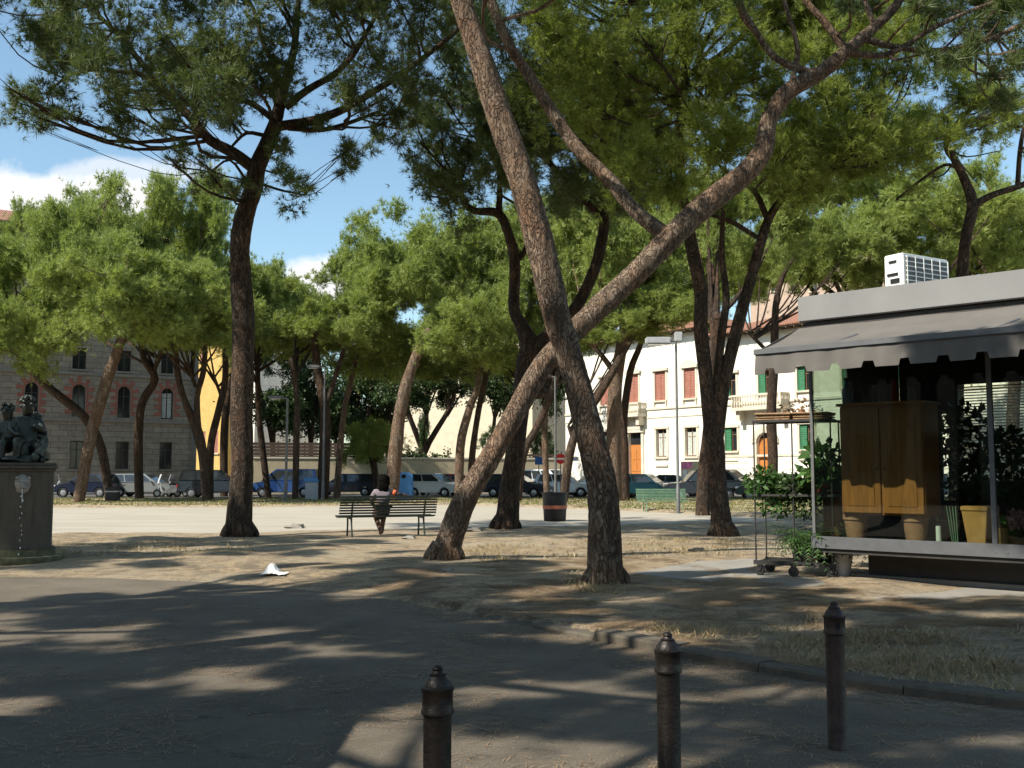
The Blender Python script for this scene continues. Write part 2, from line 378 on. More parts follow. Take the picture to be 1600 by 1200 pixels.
M['trim'] = concrete('stone_trim', (0.21, 0.19, 0.155), 0.2)
M['cream'] = concrete('cream_stucco', (0.80, 0.75, 0.64), 0.07)
M['creamtrim'] = concrete('cream_trim', (0.62, 0.56, 0.44), 0.15)
M['ochre'] = concrete('ochre_stucco', (0.58, 0.38, 0.12), 0.1)
M['salmon'] = concrete('salmon_stucco', (0.45, 0.33, 0.25), 0.1)
M['wallcream'] = concrete('garden_wall_stucco', (0.46, 0.39, 0.26), 0.2)
M['wallbrown'] = concrete('brown_boards', (0.07, 0.045, 0.032), 0.3)
def roof_mat():
    m, nt, b = nodes('terracotta_tiles')
    v = coords(nt); w = nt.nodes.new('ShaderNodeTexWave'); w.inputs['Scale'].default_value = 1.6; w.inputs['Distortion'].default_value = 0.5; lin(nt, v, w.inputs['Vector'])
    f = noi(nt, v, 5, 5, 0.7)
    c = ramp(nt, f, [(0.3, (0.24, 0.10, 0.055)), (0.7, (0.46, 0.22, 0.13))])
    lin(nt, mixc(nt, 0.5, c, w.outputs['Color'], 'MULTIPLY'), b.inputs['Base Color']); b.inputs['Roughness'].default_value = 0.85; bump(nt, b, w.outputs['Fac'], 0.7, 0.06); return m
M['roof'] = roof_mat()
M['eave'] = simple('eave_wood', (0.10, 0.065, 0.04), 0.8)
M['glass_dark'] = simple('window_glass', (0.02, 0.022, 0.024), 0.08, spec=0.6)
M['shutter_brown'] = simple('brown_shutter', (0.33, 0.13, 0.085), 0.6)
M['shutter_green'] = simple('green_shutter', (0.025, 0.15, 0.06), 0.55)
M['shutter_dark'] = simple('dark_shutter', (0.045, 0.035, 0.028), 0.6)
M['frame_wood'] = simple('window_wood', (0.20, 0.11, 0.06), 0.6)
M['frame_white'] = simple('window_white', (0.62, 0.6, 0.54), 0.6)
M['curtain'] = simple('pale_curtain', (0.50, 0.53, 0.47), 0.9)
def wood_mat(name, c, rough=0.5):
    m, nt, b = nodes(name)
    f = noi(nt, coords(nt, (7, 7, 0.7)), 3, 5, 0.65, 0.8)
    lin(nt, ramp(nt, f, [(0.25, tuple(x * 0.55 for x in c)), (0.6, c), (0.8, tuple(min(1, x * 1.25) for x in c))]), b.inputs['Base Color']); b.inputs['Roughness'].default_value = rough; return m
M['door'] = wood_mat('orange_door_wood', (0.50, 0.19, 0.045))
M['cabinet'] = wood_mat('cabinet_wood', (0.36, 0.14, 0.032), 0.45)
M['iron'] = simple('cast_iron', (0.019, 0.015, 0.012), 0.42, metal=0.5, var=0.5, scale=14, bmp=0.35, bscale=60)
M['iron_rust'] = simple('rusty_iron', (0.045, 0.028, 0.021), 0.5, metal=0.4, var=0.55, scale=12, bmp=0.35, bscale=60)
M['black'] = simple('black_hole', (0.004, 0.004, 0.004), 0.9)
M['metal'] = simple('brushed_metal', (0.14, 0.143, 0.147), 0.5, metal=0.5, var=0.12)
M['fascia'] = simple('grey_fascia', (0.215, 0.215, 0.208), 0.55, metal=0.2, var=0.12, scale=1.2)
M['kiosk_dark'] = simple('dark_panel', (0.03, 0.027, 0.024), 0.6, var=0.3)
M['kiosk_wall'] = simple('kiosk_back_panel', (0.055, 0.05, 0.043), 0.7, var=0.3)
M['awning'] = simple('grey_canvas', (0.12, 0.11, 0.098), 0.85, var=0.13, scale=2.5, bmp=0.2, bscale=90)
M['white_plastic'] = simple('white_plastic', (0.78, 0.78, 0.74), 0.45, var=0.06)
M['grey_plastic'] = simple('grey_plastic', (0.40, 0.41, 0.42), 0.5, var=0.1)
M['pole'] = simple('galvanised_pole', (0.12, 0.125, 0.12), 0.6, metal=0.2, var=0.2)
M['terracotta'] = simple('terracotta_pot', (0.42, 0.21, 0.12), 0.8, var=0.25)
M['planter'] = simple('ochre_planter', (0.55, 0.28, 0.09), 0.65, var=0.15)
M['bench_dark'] = simple('dark_green_paint', (0.018, 0.026, 0.020), 0.45, var=0.3)
M['bench_green'] = simple('green_paint', (0.16, 0.27, 0.17), 0.5, var=0.2)
M['bin'] = simple('black_bin', (0.009, 0.009, 0.010), 0.5, var=0.3)
M['orange'] = simple('orange_band', (0.42, 0.125, 0.07), 0.6, var=0.15)
M['blue_bin'] = simple('blue_plastic', (0.07, 0.24, 0.50), 0.45, var=0.12)
M['tyre'] = simple('tyre_rubber', (0.015, 0.015, 0.015), 0.85)
M['rim'] = simple('wheel_rim', (0.45, 0.46, 0.47), 0.35, metal=0.8)
M['carglass'] = simple('car_glass', (0.025, 0.03, 0.032), 0.05, spec=0.8)
M['lamp_white'] = simple('lamp_lens', (0.6, 0.6, 0.58), 0.15)
M['lamp_red'] = simple('red_lens', (0.45, 0.02, 0.02), 0.2)
M['lamp_orange'] = simple('amber_lens', (0.8, 0.3, 0.05), 0.2)
M['plate'] = simple('number_plate', (0.75, 0.75, 0.72), 0.5)
M['bronze'] = simple('dark_bronze', (0.042, 0.047, 0.038), 0.42, metal=0.55, var=0.6, scale=9, bmp=0.3, bscale=30)
M['bronze_light'] = simple('verdigris_bronze', (0.06, 0.07, 0.058), 0.55, metal=0.3, var=0.5, scale=12)
M['moss'] = simple('mossy_stone', (0.13, 0.125, 0.07), 0.95, var=0.5, scale=8, bmp=0.5)
M['mask'] = simple('pale_marble', (0.27, 0.25, 0.215), 0.7, var=0.3, scale=14)
M['skin'] = simple('skin', (0.13, 0.07, 0.048), 0.55, var=0.08)
M['hair'] = simple('black_hair', (0.006, 0.005, 0.004), 0.9, var=0.4, scale=30, spec=0.05)
M['shirt'] = simple('grey_mauve_cotton', (0.20, 0.165, 0.18), 0.9, var=0.12)
M['shirt_dark'] = simple('navy_cotton', (0.022, 0.024, 0.032), 0.9, var=0.2)
M['skirt'] = simple('black_cotton', (0.012, 0.013, 0.012), 0.9, var=0.2)
M['coral'] = simple('coral_cotton', (0.72, 0.15, 0.06), 0.85, var=0.1)
M['paper'] = simple('white_paper', (0.78, 0.77, 0.73), 0.8, var=0.06)
M['stone'] = simple('field_stone', (0.24, 0.215, 0.18), 0.9, var=0.35, bmp=0.5, bscale=25)
M['red_cloth'] = simple('red_cloth', (0.30, 0.03, 0.03), 0.8)
M['pink'] = leaf_mat('pink_petals', (0.5, 0.2, 0.28), (0.75, 0.42, 0.48), 0.3, 8)
M['redflower'] = leaf_mat('red_petals', (0.5, 0.05, 0.03), (0.75, 0.10, 0.05), 0.3, 8)
M['wicker'] = simple('wicker', (0.30, 0.19, 0.10), 0.85, var=0.4, scale=30, bmp=0.6, bscale=60)
M['sign_red'] = simple('sign_red', (0.62, 0.02, 0.02), 0.4); M['sign_blue'] = simple('sign_blue', (0.03, 0.14, 0.45), 0.4)
M['poster_yellow'] = simple('poster_yellow', (0.72, 0.60, 0.36), 0.6, var=0.2, scale=3)
M['poster_pink'] = simple('poster_pink', (0.78, 0.22, 0.42), 0.6); M['poster_blue'] = simple('poster_blue', (0.10, 0.12, 0.30), 0.6); M['poster_ochre'] = simple('poster_ochre', (0.50, 0.30, 0.10), 0.6)
def glass_mat():
    m, nt, b = nodes('clear_glass')
    g = nt.nodes.new('ShaderNodeBsdfGlossy'); g.inputs['Roughness'].default_value = 0.02; g.inputs['Color'].default_value = (0.6, 0.6, 0.6, 1)
    t = nt.nodes.new('ShaderNodeBsdfTransparent'); t.inputs['Color'].default_value = (0.75, 0.80, 0.75, 1)
    lw = nt.nodes.new('ShaderNodeLayerWeight'); lw.inputs['Blend'].default_value = 0.5
    pw = nt.nodes.new('ShaderNodeMath'); pw.operation = 'POWER'; lin(nt, lw.outputs['Facing'], pw.inputs[0]); pw.inputs[1].default_value = 4
    fr = nt.nodes.new('ShaderNodeMath'); fr.operation = 'MULTIPLY_ADD'; lin(nt, pw.outputs[0], fr.inputs[0]); fr.inputs[1].default_value = 0.7; fr.inputs[2].default_value = 0.045
    mx = nt.nodes.new('ShaderNodeMixShader'); lin(nt, fr.outputs[0], mx.inputs[0]); lin(nt, t.outputs[0], mx.inputs[1]); lin(nt, g.outputs[0], mx.inputs[2])
    lin(nt, mx.outputs[0], nt.nodes['Material Output'].inputs['Surface']); return m
M['glass'] = glass_mat()
M['water'] = simple('falling_water', (0.75, 0.78, 0.8), 0.1, spec=0.8)
def paint(name, c, metal=0.3): return simple(name, c, 0.28, metal=metal, var=0.06, coat=0.6)
# ------------------------------------------------------------------ ground, path, plaza, road
PB = [(-60, 19.0), (-30, 16.2)] + [tuple(G(x, y).xy) for x, y in ((0, 903), (160, 905), (320, 911), (440, 921), (540, 931), (620, 941), (690, 953), (850, 985), (1000, 1016), (1150, 1045), (1300, 1072), (1450, 1093), (1600, 1110))] + [(8, 3.1), (16, -2.0), (60, -20)]
PBx = np.array([p[0] for p in PB]); PBy = np.array([p[1] for p in PB])
ZS = 0.05
PN = [(-80, 30)] + [tuple(G(x, y, ZS).xy) for x, y in ((-150, 842), (70, 836), (250, 833), (400, 831), (560, 829), (700, 827), (850, 824), (1000, 821), (1130, 818), (1260, 815))]
PF = [(-80, 50)] + [tuple(G(x, y, ZS).xy) for x, y in ((-150, 793), (70, 792), (400, 791), (560, 789), (700, 788), (800, 790), (980, 797), (1130, 804), (1260, 812))]
PNx = np.array([p[0] for p in PN]); PNy = np.array([p[1] for p in PN]); PFx = np.array([p[0] for p in PF]); PFy = np.array([p[1] for p in PF])
def sstep(a, b, t):
    t = np.clip((t - a) / (b - a), 0, 1); return t * t * (3 - 2 * t)
RNDW = [(random.uniform(0.25, 3.2), random.uniform(0, 6.28), random.uniform(0, 6.28)) for _ in range(26)]
def bumps(x, y):
    s = 0
    for k, a, p in RNDW: s = s + np.sin(k * (x * math.cos(a) + y * math.sin(a)) * 1.7 + p) / (0.7 + k)
    return s * 0.25
def gh(x, y):
    x = np.asarray(x, float); y = np.asarray(y, float)
    d = y - np.interp(x, PBx, PBy)
    right = sstep(-1.8, -0.6, x)
    bed_r = 0.068 + 0.0 * d
    bed_l = 0.01 + 0.05 * sstep(0.0, 2.5, d)
    z = (bed_l * (1 - right) + bed_r * right) + 0.035 * bumps(x, y) * sstep(0.1, 1.2, d) + 0.03 * sstep(0.2, 3, d)
    cut = np.where(right > 0.3, sstep(0.17, 0.27, d), sstep(-0.35, 0.45, d))
    z = z * cut - 0.05 * (1 - cut)
    pin = np.minimum(y - np.interp(x, PNx, PNy), np.interp(x, PFx, PFy) - y)
    pin = np.where((x < PNx[-1]), pin, -5)
    w = sstep(-0.3, 0.25, pin); z = z * (1 - w) - 0.03 * w
    f = sstep(58, 64, y); z = z * (1 - f) + (-0.03) * f
    return z
def hz(x, y): return float(gh(x, y))
def onG(x, y):                        # ground point under a pixel, following the bed's height
    p = G(x, y, 0.06)
    for _ in range(3): p = G(x, y, max(hz(p.x, p.y), 0.0))
    return p
def axis(lo, a, b, hi, fine, mid, m0, m1):
    return np.unique(np.concatenate([np.linspace(lo, m0, 14), np.arange(m0, a, mid), np.arange(a, b, fine), np.arange(b, m1, mid), np.linspace(m1, hi, 14)]))
gx = axis(-900, -13, 14, 900, 0.16, 0.8, -60, 60); gy = axis(-200, 4, 30, 1500, 0.15, 0.6, -12, 70)
GX, GY = np.meshgrid(gx, gy); GZ = gh(GX, GY)
nx, ny = len(gx), len(gy); ii = np.arange(nx * ny).reshape(ny, nx)
gf = np.stack([ii[:-1, :-1], ii[:-1, 1:], ii[1:, 1:], ii[1:, :-1]], -1).reshape(-1, 4)
gm = mesh_np('ground', np.stack([GX, GY, GZ], -1).reshape(-1, 3), gf); gm.polygons.foreach_set('use_smooth', [True] * len(gm.polygons))
tag(link('ground', gm, M['litter']), kind='structure')
def sheet(name, poly, z, mat):
    b = MB(); b.add([(x, y, z) for x, y in poly], [tuple(range(len(poly)))]); o = b.build(name, mat); return tag(o, kind='structure')
sheet('path', [(-60, -40), (60, -40)] + [(x, y + (0.03 if x > -0.9 else 0.15)) for x, y in PB[::-1]], 0.0, M['path'])
sheet('plaza', PN + PF[::-1], ZS - 0.035, M['sand'])
sheet('road', [(-120, 63), (60, 60), (60, 110), (-120, 110)], 0.012, M['road'])
kb = MB()
kp = [p for p in PB if p[0] > -0.95 and p[0] < 20]
pp = [Vector((x, y, 0)) for x, y in kp]; 
pos = [0.0]
for a, b_ in zip(pp, pp[1:]): pos.append(pos[-1] + (b_ - a).length)
def along(s):
    for i in range(len(pos) - 1):
        if s <= pos[i + 1]: return pp[i].lerp(pp[i + 1], (s - pos[i]) / (pos[i + 1] - pos[i]))
    return pp[-1]
s_ = 0.0
while s_ < min(pos[-1] - 1, 24):
    L = random.uniform(0.8, 1.15); a, b_ = along(s_), along(s_ + L - 0.012)
    d = (b_ - a).normalized(); nrm = Vector((-d.y, d.x, 0)); 
    if nrm.y < 0: nrm = -nrm
    j = random.uniform(-0.008, 0.008); t0 = 0.075 + random.uniform(-0.012, 0.012) - 0.07 * max(0, 1 - s_ / 2.5)
    vs = []
    for q, h in ((a, t0), (b_, t0 + random.uniform(-0.008, 0.008))):
        for o_, z in ((j, -0.1), (j + 0.012, h - 0.02), (j + 0.03, h), (j + 0.23, h), (j + 0.23, -0.1)): vs.append(q + nrm * o_ + Vector((0, 0, z)))
    kb.add(vs, [(0, 1, 6, 5), (1, 2, 7, 6), (2, 3, 8, 7), (3, 4, 9, 8), (0, 4, 3, 2, 1), (5, 6, 7, 8, 9)])
    s_ += L
tag(kb.build('kerb', M['kerb']), kind='structure')

# ------------------------------------------------------------------ buildings
def wall(mb, X0, X1, Z0, Z1, ops, depth=0.3, arched=()):
    xs = sorted({X0, X1} | {o[0] for o in ops} | {o[1] for o in ops}); zs = sorted({Z0, Z1} | {o[2] for o in ops} | {o[3] for o in ops})
    for i in range(len(xs) - 1):
        for j in range(len(zs) - 1):
            cx, cz = (xs[i] + xs[i + 1]) / 2, (zs[j] + zs[j + 1]) / 2
            if any(o[0] < cx < o[1] and o[2] < cz < o[3] for o in ops): continue
            mb.add([(xs[i], 0, zs[j]), (xs[i + 1], 0, zs[j]), (xs[i + 1], 0, zs[j + 1]), (xs[i], 0, zs[j + 1])], [(0, 1, 2, 3)])
    for k, (a, b, c, d) in enumerate(ops):
        D = depth
        mb.add([(a, 0, c), (b, 0, c), (b, 0, d), (a, 0, d), (a, D, c), (b, D, c), (b, D, d), (a, D, d)], [(0, 4, 5, 1), (1, 5, 6, 2), (2, 6, 7, 3), (3, 7, 4, 0)])
        if k in arched:
            r = (b - a) / 2; cx = (a + b) / 2; zc = d - r; n = 7
            for sg in (-1, 1):
                arc = [(cx + sg * r * math.cos(t), zc + r * math.sin(t)) for t in [math.pi / 2 * q / n for q in range(n + 1)]]
                mb.prism_y(arc + [(cx + sg * r, d)], 0.0015, D)
def bwindow(par, x0, x1, z0, z1, fm, pm, y=0.16, mull=True, arch=False, sill=None, shutter=None, sh_mode='closed', label=None, curtain=None):
    f = MB(); t = 0.07; w = x1 - x0
    f.box(x0, x0 + t, y, y + 0.08, z0, z1); f.box(x1 - t, x1, y, y + 0.08, z0, z1); f.box(x0 + t, x1 - t, y, y + 0.08, z0, z0 + t); f.box(x0 + t, x1 - t, y, y + 0.08, z1 - t, z1)
    if mull: f.box((x0 + x1) / 2 - 0.04, (x0 + x1) / 2 + 0.04, y + 0.002, y + 0.078, z0 + t, z1 - t); f.box(x0 + t, x1 - t, y + 0.004, y + 0.074, z0 + (z1 - z0) * 0.68, z0 + (z1 - z0) * 0.68 + 0.05)
    wo = f.build('window', fm, par)
    MB().box(x0 + t * 0.5, x1 - t * 0.5, y + 0.04, y + 0.055, z0 + t * 0.5, z1 - t * 0.5).build('pane', pm, wo)
    if curtain:
        b = MB(); n = 9; ww = (x1 - x0 - 0.2) / n
        for i in range(n): b.box(x0 + 0.1 + i * ww, x0 + 0.1 + (i + 0.8) * ww, y + 0.02 - 0.012 * (i % 2), y + 0.036, z0 + 0.1, z1 - (z1 - z0) * 0.16)
        b.build('curtain', curtain, wo)
    if sill: MB().box(x0 - 0.15, x1 + 0.15, -0.16, 0.10, z0 - 0.13, z0 - 0.005).build('sill', sill, wo)
    if shutter:
        if sh_mode == 'closed': spans = [(x0 + 0.02, (x0 + x1) / 2 - 0.01, 0.03), ((x0 + x1) / 2 + 0.01, x1 - 0.02, 0.03)]
        elif sh_mode == 'half': spans = [(x0 + 0.02, (x0 + x1) / 2 - 0.01, 0.03)]
        else: spans = [(x0 - w / 2 - 0.02, x0 - 0.03, -0.055), (x1 + 0.03, x1 + w / 2 + 0.02, -0.055)]
        for a, b_, yy in spans:
            s = MB(); s.box(a, a + 0.06, yy, yy + 0.05, z0, z1); s.box(b_ - 0.06, b_, yy, yy + 0.05, z0, z1); s.box(a + 0.06, b_ - 0.06, yy, yy + 0.05, z0, z0 + 0.08); s.box(a + 0.06, b_ - 0.06, yy, yy + 0.05, z1 - 0.08, z1)
            n = max(6, int((z1 - z0) / 0.13)); st = (z1 - z0 - 0.16) / n
            for i in range(n):
                zz = z0 + 0.08 + i * st
                s.add([(a + 0.06, yy + 0.005, zz), (b_ - 0.06, yy + 0.005, zz), (b_ - 0.06, yy + 0.045, zz + st * 0.95), (a + 0.06, yy + 0.045, zz + st * 0.95), (a + 0.06, yy + 0.005, zz - 0.012), (b_ - 0.06, yy + 0.005, zz - 0.012)], [(0, 1, 2, 3), (0, 4, 5, 1)])
            s.build('shutter', shutter, wo)
    return wo
def body(mb, X0, X1, Z1, depth):
    mb.add([(X0, 0, 0), (X1, 0, 0), (X1, depth, 0), (X0, depth, 0), (X0, 0, Z1), (X1, 0, Z1), (X1, depth, Z1), (X0, depth, Z1)], [(1, 2, 6, 5), (2, 3, 7, 6), (3, 0, 4, 7), (4, 5, 6, 7)])
def hip_roof(par, X0, X1, Z, depth, over=0.9, pitch=0.34):
    r = MB(); a, b, c, d = X0 - over, X1 + over, -over, depth + over; hgt = (d - c) / 2 * pitch; k = (d - c) / 2
    r.add([(a, c, Z + 0.16), (b, c, Z + 0.16), (b, d, Z + 0.16), (a, d, Z + 0.16), (a + k, (c + d) / 2, Z + hgt), (b - k, (c + d) / 2, Z + hgt), (a, c, Z + 0.06), (b, c, Z + 0.06), (b, d, Z + 0.06), (a, d, Z + 0.06)],
          [(0, 1, 5, 4), (1, 2, 5), (2, 3, 4, 5), (3, 0, 4), (0, 6, 7, 1), (1, 7, 8, 2), (2, 8, 9, 3), (3, 9, 6, 0)])
    ro = r.build('roof', M['roof'], par)
    e = MB(); e.box(a + 0.05, b - 0.05, c + 0.05, d - 0.05, Z, Z + 0.06)
    n = int((b - a) / 0.7)
    for i in range(n): x = a + 0.2 + i * 0.7; e.box(x, x + 0.1, c + 0.08, -0.01, Z - 0.12, Z - 0.002)
    e.build('eave', M['eave'], ro)
def frame_from(xa, Ya, xb, Yb, xo):
    A, B = P(xa, 740, Ya), P(xb, 740, Yb); d = (B - A); rz = math.atan2(d.y, d.x)
    f = Frame((A.x, A.y), rz); lx, _ = f.px(xo, 740); o = f.w(lx, 0); return Frame((o.x, o.y), rz)
def rect(fr, x0, y0, x1, y1):
    a = fr.px(x0, (y0 + y1) / 2)[0]; b = fr.px(x1, (y0 + y1) / 2)[0]; xm = (x0 + x1) / 2
    return [a, b, fr.px(xm, y1)[1], fr.px(xm, y0)[1]]
M['creamwall'] = concrete('yellowish_stucco', (0.66, 0.58, 0.42), 0.12)
# the old stone palazzo at the left
fl = frame_from(46, 73, 271, 78.5, 306)
sb = thing('stone_building', fl.w(0, 0, 0), fl.rz, 'old grey brown stone palazzo with arched windows outlined in red brick, behind the left pines', 'building')
ops = []; arch = []
step = rect(fl, 252, 608, 271, 653)[0] - rect(fl, 184, 604, 204, 653)[0]
g0 = rect(fl, 249, 691, 269, 733); a0 = rect(fl, 252, 607, 271, 655); u0 = rect(fl, 252, 552, 272, 584)
ztop = fl.px(0, 352)[1]; XL = fl.px(-260, 700)[0]
kinds = []
for i in range(9):
    for q, (r0, ar) in enumerate(((g0, 0), (a0, 1), (u0, 0), ([u0[0], u0[1], u0[2] + 4.0, u0[3] + 4.2], 0))):
        o = [r0[0] - i * step, r0[1] - i * step, r0[2], r0[3]]
        if i == 3 and q == 0: o = [o[0] - 0.5, o[1] + 0.5, 0.35, o[3] + 0.2]; ar = 1
        if ar: arch.append(len(ops))
        ops.append(o); kinds.append((q, i))
w = MB(); wall(w, XL, 0, 0, ztop, ops, 0.35, arch); body(w, XL, 0, ztop, 14); w.build('wall', M['blocks'], sb)
t = MB()
for zc in (a0[2] - 0.22, u0[2] - 0.3, u0[2] + 3.55): t.box(XL, -0.0, -0.14, 0.0, zc - 0.12, zc + 0.10)
t.box(XL, 0, -0.10, 0, 0, 0.9); t.build('string_course', M['trim'], sb)
for k, (q, i) in enumerate(kinds):
    o = ops[k]
    if q == 0 and i == 3:
        d = MB(); d.box(o[0], o[1], 0.22, 0.30, o[2], o[3]); 
        for zz in range(4): d.box(o[0] + 0.2, o[1] - 0.2, 0.19, 0.22, o[2] + 0.3 + zz * 0.75, o[2] + 0.9 + zz * 0.75)
        d.build('door', M['door'], sb); continue
    wo = bwindow(sb, o[0], o[1], o[2], o[3], M['shutter_dark'], M['glass_dark'], y=0.2, arch=(q == 1), sill=M['trim'], curtain=(M['curtain'] if (q, i) == (1, 0) else None))
    if q == 1:
        cx = (o[0] + o[1]) / 2; r = (o[1] - o[0]) / 2; zc = o[3] - r; b = MB()
        for j in range(9):
            t0, t1 = math.pi * j / 9, math.pi * (j + 1) / 9; ro = r + (0.60 if j % 2 == 0 else 0.20)
            b.prism_y([(cx + rr * math.cos(tt), zc + rr * math.sin(tt)) for rr, tt in ((r + 0.04, t0), (ro, t0), (ro, t1), (r + 0.04, t1))], -0.035, 0.0)
        for sg in (-1, 1):
            for j in range(6):
                zt_ = zc - j * 0.28; zb_ = max(o[2], zt_ - 0.28)
                if zt_ - zb_ < 0.05: continue
                a, b2 = sorted((cx + sg * (r + 0.04), cx + sg * (r + (0.18 if j % 2 == 0 else 0.50)))); b.box(a, b2, -0.035, 0, zb_, zt_)
        b.build('brick_surround', M['brick'], wo)
hip_roof(sb, XL, 0, ztop, 14, 1.2)
MB().tube([(-0.35, -0.16, 0.3), (-0.35, -0.16, ztop)], [0.075, 0.075], 8).build('downpipe', M['pole'], sb, smooth=True)
# yellow house and white house beyond it
def small_house(name, xa, xb, Y, ytop, wallm, label, winrects, rz=0.0, depth=10, roof=True, sm=None):
    a = P(xa, 740, Y); fr = Frame((a.x, a.y), rz); th = thing(name, fr.w(0, 0), rz, label, 'house')
    X1 = fr.px(xb, 740)[0]; Z = fr.px((xa + xb) / 2, ytop)[1]; ops = [rect(fr, *r) for r in winrects]
    m = MB(); wall(m, 0, X1, 0, Z, ops, 0.25); body(m, 0, X1, Z, depth); m.build('wall', wallm, th)
    for o in ops: bwindow(th, *o, M['frame_wood'], M['glass_dark'], sill=M['creamtrim'], shutter=sm, sh_mode='closed')
    if roof: hip_roof(th, 0, X1, Z, depth, 0.7)
    return th
small_house('yellow_house', 300, 350, 112, 500, M['ochre'], 'tall ochre yellow house squeezed beside the stone palazzo', [(313, 540, 321, 565), (333, 674, 341, 708), (313, 674, 321, 708)], -0.45, sm=M['shutter_brown'])
small_house('white_house', 350, 396, 112.5, 540, M['cream'], 'narrow sunlit white house beside the ochre yellow one', [(353, 560, 360, 590), (353, 612, 360, 640), (353, 680, 360, 712)], -0.55, sm=M['shutter_brown'])
small_house('cream_house', 600, 832, 104, 520, M['creamwall'], 'long blank sunlit cream house behind the garden trees', [(630, 545, 642, 575), (700, 545, 712, 575), (770, 545, 782, 575)], -0.45, sm=M['shutter_brown'])
small_house('apartment_house', 1178, 1420, 118, 395, M['salmon'], 'salmon coloured apartment house rising above the villa roofs', [(1205, 430, 1217, 455), (1235, 430, 1247, 455), (1265, 430, 1277, 455)], -0.5)
# garden wall, boards, hedge
fw = frame_from(395, 74, 884, 80, 395)
gw = thing('garden_wall', fw.w(0, 0), fw.rz, 'long low cream garden wall behind the parked cars', 'wall')
X1 = fw.px(884, 740)[0]; zt = fw.px(600, 717)[1]
m = MB(); m.box(0, X1, 0, 0.35, 0, zt); m.build('wall', M['wallcream'], gw); MB().box(-0.05, X1 + 0.05, -0.06, 0.41, zt, zt + 0.12).build('coping', M['creamtrim'], gw)
def board_fence(name, xa, xb, yt, label, off, gap):
    a = fw.px(xa, 740)[0]; b = fw.px(xb, 740)[0]; z1 = fw.px((xa + xb) / 2, yt)[1]
    th = thing(name, fw.w(a, off), fw.rz, label, 'fence'); n = int((z1 - 0.2) / 0.24); bd = MB()
    for i in range(n): bd.box(0, b - a, 0, 0.03, 0.2 + i * 0.24, 0.2 + i * 0.24 + 0.24 - gap)
    bd.build('boards', M['wallbrown'], th); k = int((b - a) / 2.2) + 1
    for i in range(k + 1): MB().box((b - a) * i / k - 0.05, (b - a) * i / k + 0.05, 0.031, 0.12, 0, z1 + 0.05).build('post', M['wallbrown'], th)
board_fence('wooden_fence', 392, 600, 690, 'dark brown board fence above the garden wall at its left end', 0.9, 0.02)
board_fence('slatted_fence', 826, 882, 706, 'dark slatted fence beside the no entry sign', 0.7, 0.07)
